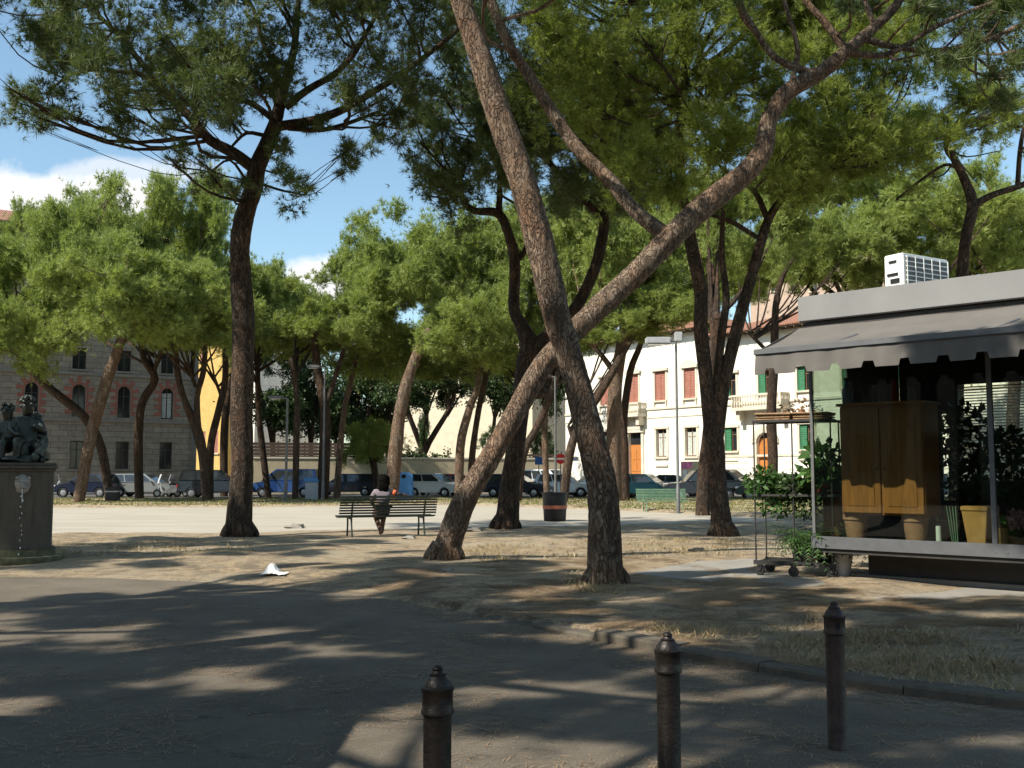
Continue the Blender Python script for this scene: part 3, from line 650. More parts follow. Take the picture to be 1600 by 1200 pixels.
# the two white villas at the right
def Yv(x): return 77.0 / (1 + 0.00065 * (x - 1136))
fv = frame_from(884, Yv(884), 1265, Yv(1265), 884)
def villa(name, xa, xb, ytop, label, g_ops, f_ops, door, d_arch, balcony, gsh, fsh, ped, base_band):
    X0, _ = fv.px(xa, 740); X1, _ = fv.px(xb, 740); o = fv.w(X0, 0); fr = Frame((o.x, o.y), fv.rz)
    th = thing(name, fr.w(0, 0), fr.rz, label, 'house'); Wd = X1 - X0
    xt = min(max(1155, xa), 1240); Z = fr.px(xt, ytop)[1]
    go = [rect(fr, *r) for r in g_ops]; fo = [rect(fr, *r) for r in f_ops]; do = rect(fr, *door); do[2] = 0.5
    for l in (go, fo):                         # equal heights along each floor
        zb = sum(o[2] for o in l) / len(l); zt = sum(o[3] for o in l) / len(l)
        for o in l: c = (o[0] + o[1]) / 2; o[0], o[1] = c - 0.6, c + 0.6; o[2], o[3] = zb, zt
    c = (do[0] + do[1]) / 2; do[0], do[1] = c - 0.75, c + 0.75
    ops = [do] + go + fo; w = MB(); wall(w, 0, Wd, 0, Z, ops, 0.28, (0,) if d_arch else ()); body(w, 0, Wd, Z, 12); w.build('wall', M['cream'], th)
    D = MB(); D.box(do[0], do[1], 0.2, 0.27, do[2], do[3] - (1.0 if not d_arch else 0.4))
    for sx in (0.12, 0.8):
        for k in range(3): D.box(do[0] + sx, do[0] + sx + 0.58, 0.17, 0.2, do[2] + 0.25 + k * 0.95, do[2] + 1.05 + k * 0.95)
    dd = D.build('door', M['door'], th)
    MB().box(do[0], do[1], 0.22, 0.26, do[3] - 0.98 if not d_arch else do[3] - 0.38, do[3]).build('transom_window', M['glass_dark'], dd)
    f = MB(); e = 0.28
    f.box(do[0] - e, do[0], -0.10, 0.0, do[2], do[3] + 0.0); f.box(do[1], do[1] + e, -0.10, 0.0, do[2], do[3])
    if d_arch:
        r = (do[1] - do[0]) / 2; cx = (do[0] + do[1]) / 2; zc = do[3] - r
        for j in range(9):
            t0, t1 = math.pi * j / 9, math.pi * (j + 0.9) / 9
            f.prism_y([(cx + rr * math.cos(tt), zc + rr * math.sin(tt)) for rr, tt in ((r + 0.01, t0), (r + 0.5, t0), (r + 0.5, t1), (r + 0.01, t1))], -0.14, -0.101)
    else:
        f.box(do[0] - e - 0.1, do[1] + e + 0.1, -0.22, 0.0, do[3], do[3] + 0.25)
        f.prism_y([(do[0] - e - 0.15, do[3] + 0.25), (do[1] + e + 0.15, do[3] + 0.25), ((do[0] + do[1]) / 2, do[3] + 0.95)], -0.25, 0.0)
    f.build('door_surround', M['creamtrim'], th)
    MB().box(do[0] - 0.4, do[1] + 0.4, -0.7, -0.11, 0, 0.25).box(do[0] - 0.4, do[1] + 0.4, -0.4, -0.111, 0.25, 0.48).build('doorstep', M['trim'], th)
    for k, o in enumerate(go):
        wo = bwindow(th, *o, M['frame_wood'], M['glass_dark'], sill=M['creamtrim'], shutter=gsh, sh_mode='half', curtain=M['curtain'] if gsh is None else None)
        s = MB(); s.box(o[0] - 0.18, o[0], -0.06, 0, o[2], o[3]); s.box(o[1], o[1] + 0.18, -0.06, 0, o[2], o[3]); s.box(o[0] - 0.22, o[1] + 0.22, -0.10, 0, o[3], o[3] + 0.2); s.build('surround', M['creamtrim'], wo)
        MB().box(o[0] - 0.1, o[1] + 0.1, -0.13, 0, o[2] - 0.75, o[2] - 0.6).build('ledge', M['creamtrim'], wo)
    for k, o in enumerate(fo):
        wo = bwindow(th, *o, M['frame_wood'], M['glass_dark'], sill=M['creamtrim'], shutter=fsh, sh_mode='closed' if ped else 'half')
        s = MB(); s.box(o[0] - 0.18, o[0], -0.06, 0, o[2], o[3]); s.box(o[1], o[1] + 0.18, -0.06, 0, o[2], o[3]); s.box(o[0] - 0.3, o[1] + 0.3, -0.2, 0, o[3] + 0.02, o[3] + 0.22)
        for sg in (o[0] - 0.12, o[1] + 0.02): s.box(sg, sg + 0.12, -0.14, -0.0, o[2] - 0.45, o[2] - 0.14)
        if ped and k % 2: s.prism_y([(o[0] - 0.35, o[3] + 0.22), (o[1] + 0.35, o[3] + 0.22), ((o[0] + o[1]) / 2, o[3] + 0.75)], -0.2, 0)
        s.build('surround', M['creamtrim'], wo)
    bx0 = fr.px(balcony[0], 640)[0]; bx1 = fr.px(balcony[1], 640)[0]; bx1 = bx0 + max(2.6, min(5.0, bx1 - bx0)); zf = fr.px((balcony[0] + balcony[1]) / 2, balcony[2])[1]
    b = MB(); b.box(bx0, bx1, -1.0, 0, zf - 0.22, zf)
    for sx in (bx0 + 0.2, bx1 - 0.55): b.prism_y([(sx, zf - 0.22), (sx + 0.35, zf - 0.22), (sx + 0.35, zf - 0.9), (sx, zf - 0.9)], -0.7, -0.0)
    bo = b.build('balcony', M['creamtrim'], th)
    r = MB(); n = int((bx1 - bx0) / 0.24)
    for i in range(n + 1): x = bx0 + 0.06 + (bx1 - bx0 - 0.12) * i / n; r.lathe([(0.05, 0), (0.075, 0.25), (0.04, 0.5), (0.05, 0.8)], 8, (x, -0.93, zf))
    for i in range(5): 
        for x in (bx0 + 0.06, bx1 - 0.06): r.lathe([(0.05, 0), (0.075, 0.25), (0.04, 0.5), (0.05, 0.8)], 8, (x, -0.12 - 0.16 * i, zf))
    r.box(bx0 - 0.03, bx1 + 0.03, -1.0, -0.86, zf + 0.8, zf + 0.93); r.box(bx0 - 0.03, bx0 + 0.11, -0.859, 0, zf + 0.8, zf + 0.93); r.box(bx1 - 0.11, bx1 + 0.03, -0.859, 0, zf + 0.8, zf + 0.93)
    r.build('balustrade', M['creamtrim'], bo)
    s = MB(); zs = fo[0][2] - 0.55; s.box(0, Wd, -0.10, 0, zs - 0.16, zs); s.box(0, Wd, -0.07, 0, go[0][2] - 0.45, go[0][2] - 0.3) if base_band else s.box(0, Wd, -0.05, 0, go[0][3] + 0.9, go[0][3] + 1.0)
    s.box(0, Wd, -0.18, 0, Z - 0.35, Z - 0.125); s.box(0, Wd, -0.06, 0, 0, 0.45); s.build('string_course', M['creamtrim'], th)
    if base_band:
        g = MB(); zb = go[0][2] - 0.46; n = 5
        x_ = [(0, do[0] - 0.8), (do[1] + 0.8, Wd)]
        for i in range(n):
            for a, b2 in x_: g.box(a, b2, -0.05, 0, 0.48 + i * (zb - 0.48) / n, 0.48 + (i + 0.9) * (zb - 0.48) / n)
        g.build('rusticated_base', M['cream'], th)
    hip_roof(th, 0, Wd, Z, 12, 0.9)
    MB().tube([(Wd - 0.35, -0.24, 0.2), (Wd - 0.35, -0.24, Z - 0.15)], [0.055, 0.055], 8).build('downpipe', M['pole'], th, smooth=True)
    return th
villa('white_villa', 884, 1113, 505, 'white villa with closed brown shutters and a tall orange wooden door', [(944, 675, 954, 716), (1026, 669, 1042, 714), (1072, 668, 1088, 713)],
      [(938, 589, 954, 632), (982, 584, 998, 630), (1024, 580, 1040, 626), (1070, 577, 1086, 622)], (984, 676, 1002, 742), False, (974, 1010, 648), None, M['shutter_brown'], True, False)
villa('cream_villa', 1113.5, 1640, 522, 'white villa with green shutters, an arched doorway and a long balcony', [(1134, 662, 1151, 706), (1254, 670, 1268, 704), (1320, 660, 1336, 700), (1400, 655, 1420, 698), (1490, 650, 1510, 694)],
      [(1132, 578, 1149, 616), (1188, 578, 1203, 614), (1250, 570, 1264, 608), (1320, 565, 1336, 604), (1400, 560, 1420, 600), (1490, 554, 1510, 596)], (1187, 676, 1206, 745), True, (1156, 1234, 636), M['shutter_green'], M['shutter_green'], False, True)
for nm, fr, a, b_ in (('pavement', fl, XL, 0.0), ('pavement', fv, -2, 46)):
    pv = MB(); q = [fr.w(a, -2.2), fr.w(b_, -2.2), fr.w(b_, -0.12), fr.w(a, -0.12)]; pv.prism([(v.x, v.y) for v in q], 0.0, 0.14); tag(pv.build(nm, M['pavement']), kind='structure')
# poster hoarding in front of the villa
a = P(1064, 740, 70); b_ = P(1100, 740, 68.6); rz = math.atan2(b_.y - a.y, b_.x - a.x); fp = Frame((a.x, a.y), rz); L = (b_ - a).length; z0 = fp.px(1080, 750)[1]; z1 = fp.px(1080, 721)[1]; hh = z1 - z0
ph = thing('poster_hoarding', fp.w(0, 0), rz, 'yellow and pink poster on a low hoarding below the white villa', 'poster')
MB().box(0, L, 0, 0.05, z0, z1).build('board', M['poster_yellow'], ph)
pk = MB(); pk.box(0.06, L * 0.5, -0.012, 0, z0 + hh * 0.62, z1 - 0.05); pk.build('pink_panel', M['poster_pink'], ph)
MB().prism_y([(L * 0.3, z0 + hh * 0.05), (L * 0.6, z0 + hh * 0.05), (L * 0.62, z0 + hh * 0.3), (L * 0.5, z0 + hh * 0.5), (L * 0.38, z0 + hh * 0.48)], -0.014, 0).build('blue_figure', M['poster_blue'], ph)
MB().prism_y([(L * 0.62, z0 + hh * 0.05), (L * 0.9, z0 + hh * 0.05), (L * 0.8, z0 + hh * 0.3), (L * 0.66, z0 + hh * 0.32)], -0.013, 0).build('ochre_shape', M['poster_ochre'], ph)
MB().prism_y([(L * 0.08, z0 + hh * 0.05), (L * 0.27, z0 + hh * 0.05), (L * 0.3, z0 + hh * 0.55), (L * 0.1, z0 + hh * 0.55)], -0.013, 0).build('white_shape', M['paper'], ph)
for x in (0.1, L - 0.2): MB().box(x, x + 0.1, 0.051, 0.13, 0, z1).build('post', M['pole'], ph)
# ------------------------------------------------------------------ pines
rng = np.random.default_rng(11)
def unit(a): return a / np.maximum(np.linalg.norm(a, axis=-1, keepdims=True), 1e-9)
def needle_mesh(C, D, size, k, w, spread=0.75):
    n = len(C)
    d = unit(np.repeat(D, k, 0) * 0.75 + unit(rng.normal(size=(n * k, 3))) * spread * rng.uniform(0.5, 1.2, (n * k, 1)))
    b = np.repeat(C, k, 0) + d * size * 0.08
    L = size * rng.uniform(0.65, 1.15, (n * k, 1)); s = unit(np.cross(d, rng.normal(size=(n * k, 3)))) * (w / 2)
    V = np.stack([b - s, b + s, b + d * L], 1).reshape(-1, 3)
    return V, np.arange(n * k * 3).reshape(-1, 3)
def tuft_cloud(clumps, sub, per, flat=0.75, ref=0.75):
    C, D = [], []
    for x, y, z, r in clumps:
        c = np.array([x, y, z])
        q = unit(rng.normal(size=(sub, 3))) * (rng.uniform(0, 1, (sub, 1)) ** 0.5) * r * 0.8 + rng.normal(size=(sub, 3)) * r * 0.17; q[:, 2] *= flat
        m = max(2, int(per * rng.uniform(0.45, 1.35) * min(1.0, (r / ref) ** 2)))
        o = unit(rng.normal(size=(sub, m, 3))); rad = np.abs(rng.normal(size=(sub, m, 1))) * r * 0.27 * rng.uniform(0.55, 1.4, (sub, 1, 1))
        ax = unit(rng.normal(size=(sub, 1, 3)) + np.array([0, 0, 0.25])); p = c + q[:, None] + o * rad + ax * rng.normal(size=(sub, m, 1)) * r * 0.16
        dirv = unit(o * 0.45 + unit(q[:, None] + 1e-6) * 0.35 + ax * 0.35 + rng.normal(size=p.shape) * 0.35 + np.array([0, 0, 0.22]))
        C.append(p.reshape(-1, 3)); D.append(dirv.reshape(-1, 3))
    return np.concatenate(C), np.concatenate(D)
def in_poly(x, y, poly):
    c = False; j = len(poly) - 1
    for i in range(len(poly)):
        xi, yi = poly[i]; xj, yj = poly[j]
        if (yi > y) != (yj > y) and x < (xj - xi) * (y - yi) / (yj - yi) + xi: c = not c
        j = i
    return c
def region(poly, n, Y, dY, r0, r1):
    xs = [p[0] for p in poly]; ys = [p[1] for p in poly]; out = []
    while len(out) < n:
        x, y = random.uniform(min(xs), max(xs)), random.uniform(min(ys), max(ys))
        if in_poly(x, y, poly): out.append((*P(x, y, Y + random.uniform(-dY, dY)), random.uniform(r0, r1)))
    return out
def discs(lst, Y, dY=1.2):
    out = []
    for x, y, r in lst:
        for _ in range(5):
            yy = Y + random.uniform(-dY, dY); out.append((*P(x + random.gauss(0, .55) * r, y + random.gauss(0, .42) * r, yy), r * random.uniform(0.4, 0.8) * yy / FPX))
    return out
def grow(mb, limbs, base, Y, n, sub, rough, seed):
    """limbs traced from the photograph, set at the tree's own distance; returns points for twigs"""
    pts_all = []
    for li, lb in enumerate(limbs):
        pts, rs = [], []
        for i, q in enumerate(lb):
            dy = q[3] if len(q) > 3 else 0
            if li == 0 and i == 0: p = Vector(base) + Vector((0, 0, -0.08))
            else: p = P(q[0], q[1], Y + dy)
            pts.append(p); rs.append(q[2] * (Y + dy) / FPX)
        big = li == 0
        mb.tube(pts, rs, n if big else max(6, n * 2 // 3), sub if big else max(3, sub // 2), True, rough if big else rough * 0.7, seed + li)
        q = catmull([tuple(p) + (r,) for p, r in zip(pts, rs)], 4); pts_all += [np.array(a) for a in (q[len(q) // 2:] if li == 0 else q)]
    return np.array(pts_all)
def twigs(mb, PT, clumps, r0=0.022):
    for c in clumps:
        t = np.array(c[:3]); d = np.linalg.norm(PT[:, :3] - t, axis=1) + np.maximum(PT[:, 2] - t[2], 0) * 1.5
        i = int(np.argmin(d)); a = PT[i]; L = np.linalg.norm(t - a[:3])
        if L < 0.2 or L > 4.5: continue
        mid = (a[:3] * 0.5 + t * 0.5) + np.array([random.uniform(-.15, .15), random.uniform(-.15, .15), -0.10]) * L
        rr = min(a[3] * 0.6, r0 + 0.008 * L)
        mb.tube([a[:3], mid, t, t + (t - mid) * 0.3 + np.array([0, 0, 0.15])], [rr, rr * 0.75, rr * 0.45, 0.004], 5, 3)
        for _ in range(3):
            e = t + np.array([random.gauss(0, 1), random.gauss(0, 1), random.gauss(0.2, .6)]) * c[3] * 0.55
            mb.tube([t * 0.5 + mid * 0.5, t * 0.4 + e * 0.6 + np.array([0, 0, -.05]), e], [rr * 0.4, rr * 0.28, 0.004], 4, 2)
def hero(label, bpx, limbs, clumps, mat, needle, size=0.20, k=13, w=0.0145, sub=9, per=24, n=16, fine=6, rough=0.10, cat='pine tree', twig=True, Y=None):
    base = onG(*bpx) if Y is None else Vector((P(bpx[0], bpx[1], Y).x, Y, hz(P(bpx[0], bpx[1], Y).x, Y)))
    th = thing('pine_tree', base, 0, label, cat, 'pines of the square')
    mb = MB(); PT = grow(mb, limbs, base, base.y, n, fine, rough, random.uniform(0, 50))
    q = limbs[0][0]; r = q[2] * base.y / FPX                       # root flare
    for i in range(6):
        a = i * 1.05 + random.uniform(-.3, .3); e = base + Vector((math.cos(a), math.sin(a), 0)) * r * random.uniform(1.05, 1.3)
        mb.tube([base + Vector((math.cos(a) * r * 0.5, math.sin(a) * r * 0.5, r * 0.9)), base + Vector((math.cos(a) * r * 1.05, math.sin(a) * r * 0.95, r * 0.25)), Vector((e.x, e.y, base.z - 0.05))], [r * 0.34, r * 0.24, r * 0.12], 8, 3, rough=0.1)
    if twig: twigs(mb, PT, clumps[::2])
    mb.build('trunk', mat, th, smooth=True, origin=base, loc=(0, 0, 0))
    C, D = tuft_cloud(clumps, sub, per, ref=0.72)
    V, F = needle_mesh(C - np.array(base), D, size, k, w)
    link('crown', mesh_np('crown', V, F), needle, th)
    return th, base
# the big leaning trunk in the middle (its crown is above the picture)
YA = onG(947, 911).y
hero('thick rough trunk in the middle of the picture leaning left, its crown above the view', (947, 911),
     [[(947, 911, 29), (946, 870, 27), (943, 780, 25), (934, 730, 24), (922, 680, 22.5), (891, 560, 20), (871, 500, 20.5), (848, 400, 22), (822, 300, 22), (787, 200, 21), (753, 100, 18.5), (721, 0, 17.5), (675, -150, 16), (640, -300, 13), (600, -450, 9)],
      [(640, -300, 9), (760, -380, 7), (960, -430, 4)], [(660, -220, 8), (740, -330, 6), (820, -430, 4)], [(610, -400, 7), (520, -440, 5, 1), (380, -480, 4, 2), (250, -500, 3, 3.5)]],
     region([(640, -640), (1250, -640), (1250, -420), (1000, -300), (700, -290), (600, -400)], 75, YA + 1, 3.0, 0.6, 0.9) + region([(100, -640), (520, -640), (520, -330), (100, -330)], 60, YA + 3.5, 2.4, 0.6, 0.95), M['bark_warm'], M['needle'], n=44, fine=18, rough=0.10, sub=7, per=18)
YB = onG(695, 873).y
topB = discs([(1545, 20, 60), (1590, 60, 50), (1600, 110, 40), (1500, 20, 45), (1450, 10, 30), (1520, 70, 30), (1570, 95, 35), (1560, -40, 60), (1480, -50, 60), (1400, -70, 50), (1330, -60, 45), (1250, -60, 40), (1160, -60, 40), (1620, 0, 70), (1680, 60, 70), (1480, 95, 25), (1340, 5, 22), (1550, 150, 22)], YB, 1.5)
hero('smooth warm brown trunk leaning far to the right, crossing behind the thick middle trunk', (695, 873),
     [[(695, 873, 25), (700, 850, 21), (727, 780, 18), (757, 730, 17), (786, 680, 16.5), (842, 580, 17), (880, 535, 17), (915, 500, 17.5), (980, 440, 18), (1042, 378, 18.5), (1100, 322, 18.5), (1160, 275, 17), (1192, 236, 16), (1202, 187, 14), (1233, 142, 14), (1287, 110, 12), (1329, 75, 10.5), (1367, 42, 8.5), (1400, 8, 7), (1440, -60, 6), (1480, -130, 4)],
      [(1321, 77, 7), (1287, 33, 6), (1258, 0, 5), (1230, -50, 3)], [(1325, 82, 6), (1375, 87, 5), (1412, 73, 4.5), (1458, 44, 4), (1512, 19, 3.5), (1560, 0, 2)],
      [(1350, 60, 6), (1396, 73, 5), (1467, 79, 4.5), (1542, 62, 4), (1590, 40, 3)], [(1275, 117, 7), (1233, 102, 6), (1204, 83, 5.5), (1179, 46, 5), (1160, 12, 4), (1156, -30, 3)],
      [(1237, 134, 4), (1246, 75, 4), (1227, 8, 3.5), (1218, -40, 2)], [(1367, 42, 4.5), (1354, 8, 4), (1340, -30, 2.5)],
      [(1050, 375, 13, 0.1), (992, 329, 11.5, 0.4), (954, 283, 11, 0.6), (900, 229, 10.5, 0.8), (858, 167, 10, 1), (829, 121, 9, 1.2), (800, 79, 8.5, 1.2), (779, 33, 8, 1.2), (767, 0, 7.5, 1.2), (745, -80, 5, 1.2)],
      [(1092, 330, 13), (1088, 324, 14), (1083, 318, 6)]],
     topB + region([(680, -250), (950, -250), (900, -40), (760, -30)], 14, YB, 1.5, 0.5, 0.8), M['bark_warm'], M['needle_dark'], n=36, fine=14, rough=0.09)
YC = onG(1130, 837).y
cC = region([(860, -200), (1180, -220), (1330, -80), (1310, 60), (1230, 90), (1190, 210), (1120, 290), (990, 300), (900, 240), (850, 120), (830, 0)], 150, YC, 3.6, 0.6, 0.95)
cC += region([(1190, 130), (1330, 130), (1450, 170), (1480, 215), (1400, 262), (1300, 280), (1200, 300)], 60, YC, 2.4, 0.5, 0.8)
cC += region([(1170, -80), (1430, -80), (1450, 60), (1400, 110), (1300, 100), (1200, 70)], 46, YC, 2.0, 0.45, 0.75) + region([(1390, 95), (1560, 100), (1620, 160), (1590, 220), (1500, 225), (1430, 200)], 22, YC + 1, 2, 0.35, 0.6)
hero('tall pine with a forked trunk rising left of the kiosk, one stem straight up', (1130, 837),
     [[(1130, 837, 19), (1125, 800, 15.5), (1120, 740, 14.5), (1116, 690, 15), (1109, 640, 12.5), (1102, 580, 11), (1095, 513, 11), (1095, 458, 10.5), (1081, 387, 10), (1070, 320, 8), (1062, 250, 7.5), (1065, 167, 7.5), (1071, 104, 7), (1071, 42, 6), (1067, -10, 5), (1060, -90, 3)],
      [(1118, 705, 11), (1128, 620, 10.5), (1140, 560, 10.5), (1155, 500, 10), (1172, 440, 9), (1190, 375, 8), (1202, 340, 7), (1222, 310, 6), (1240, 290, 5), (1290, 255, 4), (1355, 217, 3)],
      [(1117, 650, 8), (1122, 580, 7), (1128, 520, 6.5), (1135, 465, 6), (1128, 400, 5), (1130, 330, 3.5)], [(1072, 118, 6), (1120, 90, 5), (1165, 50, 4.5), (1200, 5, 3.5), (1215, -30, 2)],
      [(1088, 98, 4), (1105, 60, 4), (1140, 20, 3), (1160, -10, 2)], [(1200, 345, 5), (1180, 300, 4.5), (1150, 280, 3.5), (1120, 255, 2)], [(1185, 372, 4), (1140, 345, 3.5), (1105, 335, 2)]],
     cC, M['bark'], M['needle'], n=16, fine=6)
YD = onG(373, 838).y
cD = discs([(55, 165, 42), (30, 148, 26), (100, 185, 30), (70, 190, 25), (170, 150, 36), (200, 205, 32), (185, 180, 30), (240, 150, 38), (285, 235, 26), (320, 160, 42), (370, 165, 40), (430, 130, 36), (335, 285, 34), (365, 300, 22), (460, 300, 34), (435, 275, 26), (445, 225, 28), (560, 235, 26), (540, 255, 18), (600, 200, 36), (625, 185, 25), (530, 150, 34), (580, 140, 40), (620, 100, 46), (110, 100, 38), (85, 60, 30), (70, 40, 30), (260, 200, 22), (490, 190, 20)], YD - 1, 1.6)
cD += region([(-150, -380), (740, -380), (730, 40), (640, 130), (480, 120), (330, 165), (230, 150), (110, 110), (60, 50), (30, 15), (-150, 10)], 200, YD - 1.8, 3.4, 0.6, 1.0)
hero('tall spreading pine with a straight dark trunk left of the bench', (373, 838),
     [[(373, 838, 24), (374, 815, 20), (378, 733, 17.5), (377, 640, 17), (380, 540, 17.5), (379, 480, 17.5), (375, 394, 15.5), (381, 341, 15.5), (395, 297, 14.5), (402, 262, 13.5), (420, 219, 12), (433, 180, 10), (446, 127, 7.5), (459, 79, 6), (464, 30, 5), (470, -60, 3)],
      [(396, 262, 10), (363, 238, 9), (328, 219, 8.5), (302, 188, 8), (276, 162, 7), (245, 136, 5.5), (219, 116, 4.5), (188, 112, 3.5), (149, 109, 3), (109, 118, 2.5), (79, 140, 2)],
      [(276, 162, 5.5), (230, 110, 5), (190, 60, 4), (140, 10, 3)], [(437, 197, 8), (490, 188, 7.5), (538, 170, 6.5), (582, 144, 5.5), (630, 114, 5), (682, 74, 4), (718, 44, 3)],
      [(446, 168, 6.5), (481, 140, 6), (525, 114, 5), (556, 79, 4.5), (590, 20, 3)], [(450, 200, 4.5), (503, 203, 4), (551, 190, 3.2), (600, 171, 2)],
      [(433, 165, 6), (427, 105, 5), (411, 66, 4), (395, 10, 3)], [(425, 185, 5.5), (394, 162, 5), (363, 153, 4.5), (325, 140, 3)], [(415, 212, 3.5), (385, 208, 3), (363, 228, 2)], [(385, 282, 2.5), (359, 250, 2), (330, 268, 1.5)], [(405, 287, 2.5), (442, 298, 2), (465, 302, 1.5)]],
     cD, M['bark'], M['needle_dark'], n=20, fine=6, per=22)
YE = onG(790, 826).y
cE = discs([(680, 280, 34), (655, 270, 24), (700, 230, 36), (660, 215, 24), (720, 300, 30), (750, 250, 34), (700, 150, 40), (680, 180, 36), (760, 200, 36), (820, 250, 34), (880, 290, 30), (920, 250, 36)], YE, 1.5)
cE += region([(640, 90), (760, -60), (1000, 60), (1060, 200), (1060, 280), (960, 330), (800, 330), (720, 330), (650, 250)], 125, YE + 1, 3.2, 0.65, 1.0)
hero('dark pine behind the leaning trunk, forking into two bent stems', (790, 826),
     [[(790, 826, 20), (796, 765, 15.5), (806, 697, 14), (814, 630, 14), (822, 566, 15), (828, 540, 15), (814, 507, 10.5), (803, 479, 9), (804, 408, 8.5), (792, 358, 7.5), (777, 333, 7), (742, 329, 5.5), (723, 312, 5), (721, 280, 3.5)],
      [(828, 548, 13), (860, 524, 13), (898, 484, 10), (929, 421, 9), (942, 367, 8.5), (947, 333, 8), (958, 308, 6), (950, 267, 4)], [(944, 340, 6.5), (933, 333, 6), (892, 292, 5.5), (858, 254, 5), (825, 217, 4.5), (800, 185, 3)],
      [(955, 312, 5), (1000, 287, 4.5), (1054, 262, 3)], [(779, 337, 5.5), (781, 292, 4.5), (777, 233, 3)], [(805, 410, 5), (820, 392, 4), (824, 370, 3)]],
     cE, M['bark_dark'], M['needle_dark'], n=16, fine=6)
cF = discs([(1500, 180, 20), (1540, 150, 24), (1580, 190, 24), (1480, 205, 16), (1600, 160, 28), (1560, 120, 26), (1420, 300, 26), (1450, 280, 18), (1610, 215, 22)], 24, 1.2)
hero('thin bare branched pine rising behind the kiosk roof', (1492, 820),
     [[(1492, 820, 11), (1496, 600, 10), (1504, 425, 9), (1510, 367, 8.5), (1520, 321, 8.5), (1508, 283, 7), (1492, 250, 6), (1479, 225, 5), (1500, 187, 4), (1525, 162, 3.5), (1554, 121, 3), (1583, 104, 2)],
      [(1520, 322, 6.5), (1540, 310, 5.5), (1558, 302, 5), (1600, 288, 5), (1660, 260, 3)], [(1590, 290, 4), (1594, 233, 3.5), (1602, 187, 2.5)], [(1496, 262, 3), (1475, 258, 2.5), (1437, 283, 2.2), (1400, 312, 1.5)],
      [(1482, 232, 2), (1510, 245, 1.2), (1560, 236, 0.8)], [(1482, 232, 1.5), (1505, 260, 1.2), (1530, 290, 0.6)]],
     cF, M['bark'], M['needle'], sub=5, per=8, k=9, Y=24.0)

# pines across the square: shared crowns, each with its own traced trunk
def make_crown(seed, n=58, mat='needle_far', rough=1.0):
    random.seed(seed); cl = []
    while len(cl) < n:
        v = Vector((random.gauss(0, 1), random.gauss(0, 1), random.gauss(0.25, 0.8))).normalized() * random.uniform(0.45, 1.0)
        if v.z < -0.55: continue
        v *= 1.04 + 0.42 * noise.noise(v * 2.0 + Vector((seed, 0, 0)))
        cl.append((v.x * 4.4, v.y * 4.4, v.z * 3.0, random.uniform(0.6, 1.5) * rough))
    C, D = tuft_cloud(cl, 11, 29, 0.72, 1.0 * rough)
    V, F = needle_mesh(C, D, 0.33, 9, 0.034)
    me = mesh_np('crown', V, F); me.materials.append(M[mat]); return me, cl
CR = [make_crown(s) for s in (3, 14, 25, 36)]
def far_pine(label, bpx, limbs, crowns, Y=None, mat='bark', name='pine_tree', group='pines of the square', cat='pine tree'):
    base = onG(*bpx) if Y is None else Vector((P(bpx[0], bpx[1], Y).x, Y, max(0, hz(P(bpx[0], bpx[1], Y).x, Y))))
    th = thing(name, base, 0, label, cat, group); mb = MB()
    PT = grow(mb, limbs, base, base.y, 10, 4, 0.08, random.uniform(0, 50))
    r = limbs[0][0][2] * base.y / FPX
    for i, (cx, cy, w, h, dY, v) in enumerate(crowns):
        c = P(cx, cy, base.y + dY); s = w / 2 * base.y / FPX / 4.4; sz = h / 2 * base.y / FPX / 3.0; me, cl = CR[v % len(CR)]
        rz = random.uniform(0, 6.28)
        link('crown', me, None, th, c - base, (0, 0, rz), (s, s, sz))
        tgt = [(c.x + s * (q[0] * math.cos(rz) - q[1] * math.sin(rz)), c.y + s * (q[0] * math.sin(rz) + q[1] * math.cos(rz)), c.z + sz * q[2], q[3] * s) for q in cl]
        tip = PT[-1]; hub = []
        for k in range(6):                                         # main limbs inside the crown
            t = tgt[(k * 7 + 3) % len(tgt)]; a = PT[random.randrange(max(0, len(PT) - 3), len(PT))]
            m = (np.array(t[:3]) * 0.5 + a[:3] * 0.5) - np.array([0, 0, 0.08]) * np.linalg.norm(np.array(t[:3]) - a[:3]); rr = min(a[3] * 0.7, 0.13)
            mb.tube([a[:3], m, t[:3]], [rr, rr * 0.7, 0.02], 6, 4)
            hub += [np.array([*x[:3], rr * 0.5]) for x in catmull([tuple(a[:3]), tuple(m), t[:3]], 4)]
        twigs(mb, np.array(hub), tgt[::2], 0.02)
    mb.build('trunk', M[mat], th, smooth=True, origin=base, loc=(0, 0, 0))
    return th
L = far_pine
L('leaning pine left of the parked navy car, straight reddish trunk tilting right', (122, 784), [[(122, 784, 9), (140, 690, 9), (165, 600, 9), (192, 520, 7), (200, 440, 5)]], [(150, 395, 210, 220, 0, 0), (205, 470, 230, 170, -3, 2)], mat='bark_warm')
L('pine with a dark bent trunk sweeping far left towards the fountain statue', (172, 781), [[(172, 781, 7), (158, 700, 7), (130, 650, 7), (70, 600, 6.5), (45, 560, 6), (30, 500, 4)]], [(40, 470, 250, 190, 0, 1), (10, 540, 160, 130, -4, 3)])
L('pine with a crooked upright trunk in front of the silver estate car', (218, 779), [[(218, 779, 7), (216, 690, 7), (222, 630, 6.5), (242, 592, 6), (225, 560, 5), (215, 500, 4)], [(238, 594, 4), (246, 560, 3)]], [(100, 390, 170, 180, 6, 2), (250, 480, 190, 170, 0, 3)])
L('pine with a trunk forked low like a wishbone in front of the palazzo downpipe', (323, 783), [[(323, 783, 7), (318, 720, 7), (308, 672, 8), (290, 630, 5), (278, 585, 5), (270, 500, 4)], [(310, 675, 6), (308, 620, 5), (318, 580, 5), (322, 520, 4)], [(306, 605, 3.5), (296, 575, 3)]], [(280, 390, 200, 220, 0, 1), (300, 500, 210, 140, -2, 0)], mat='bark')
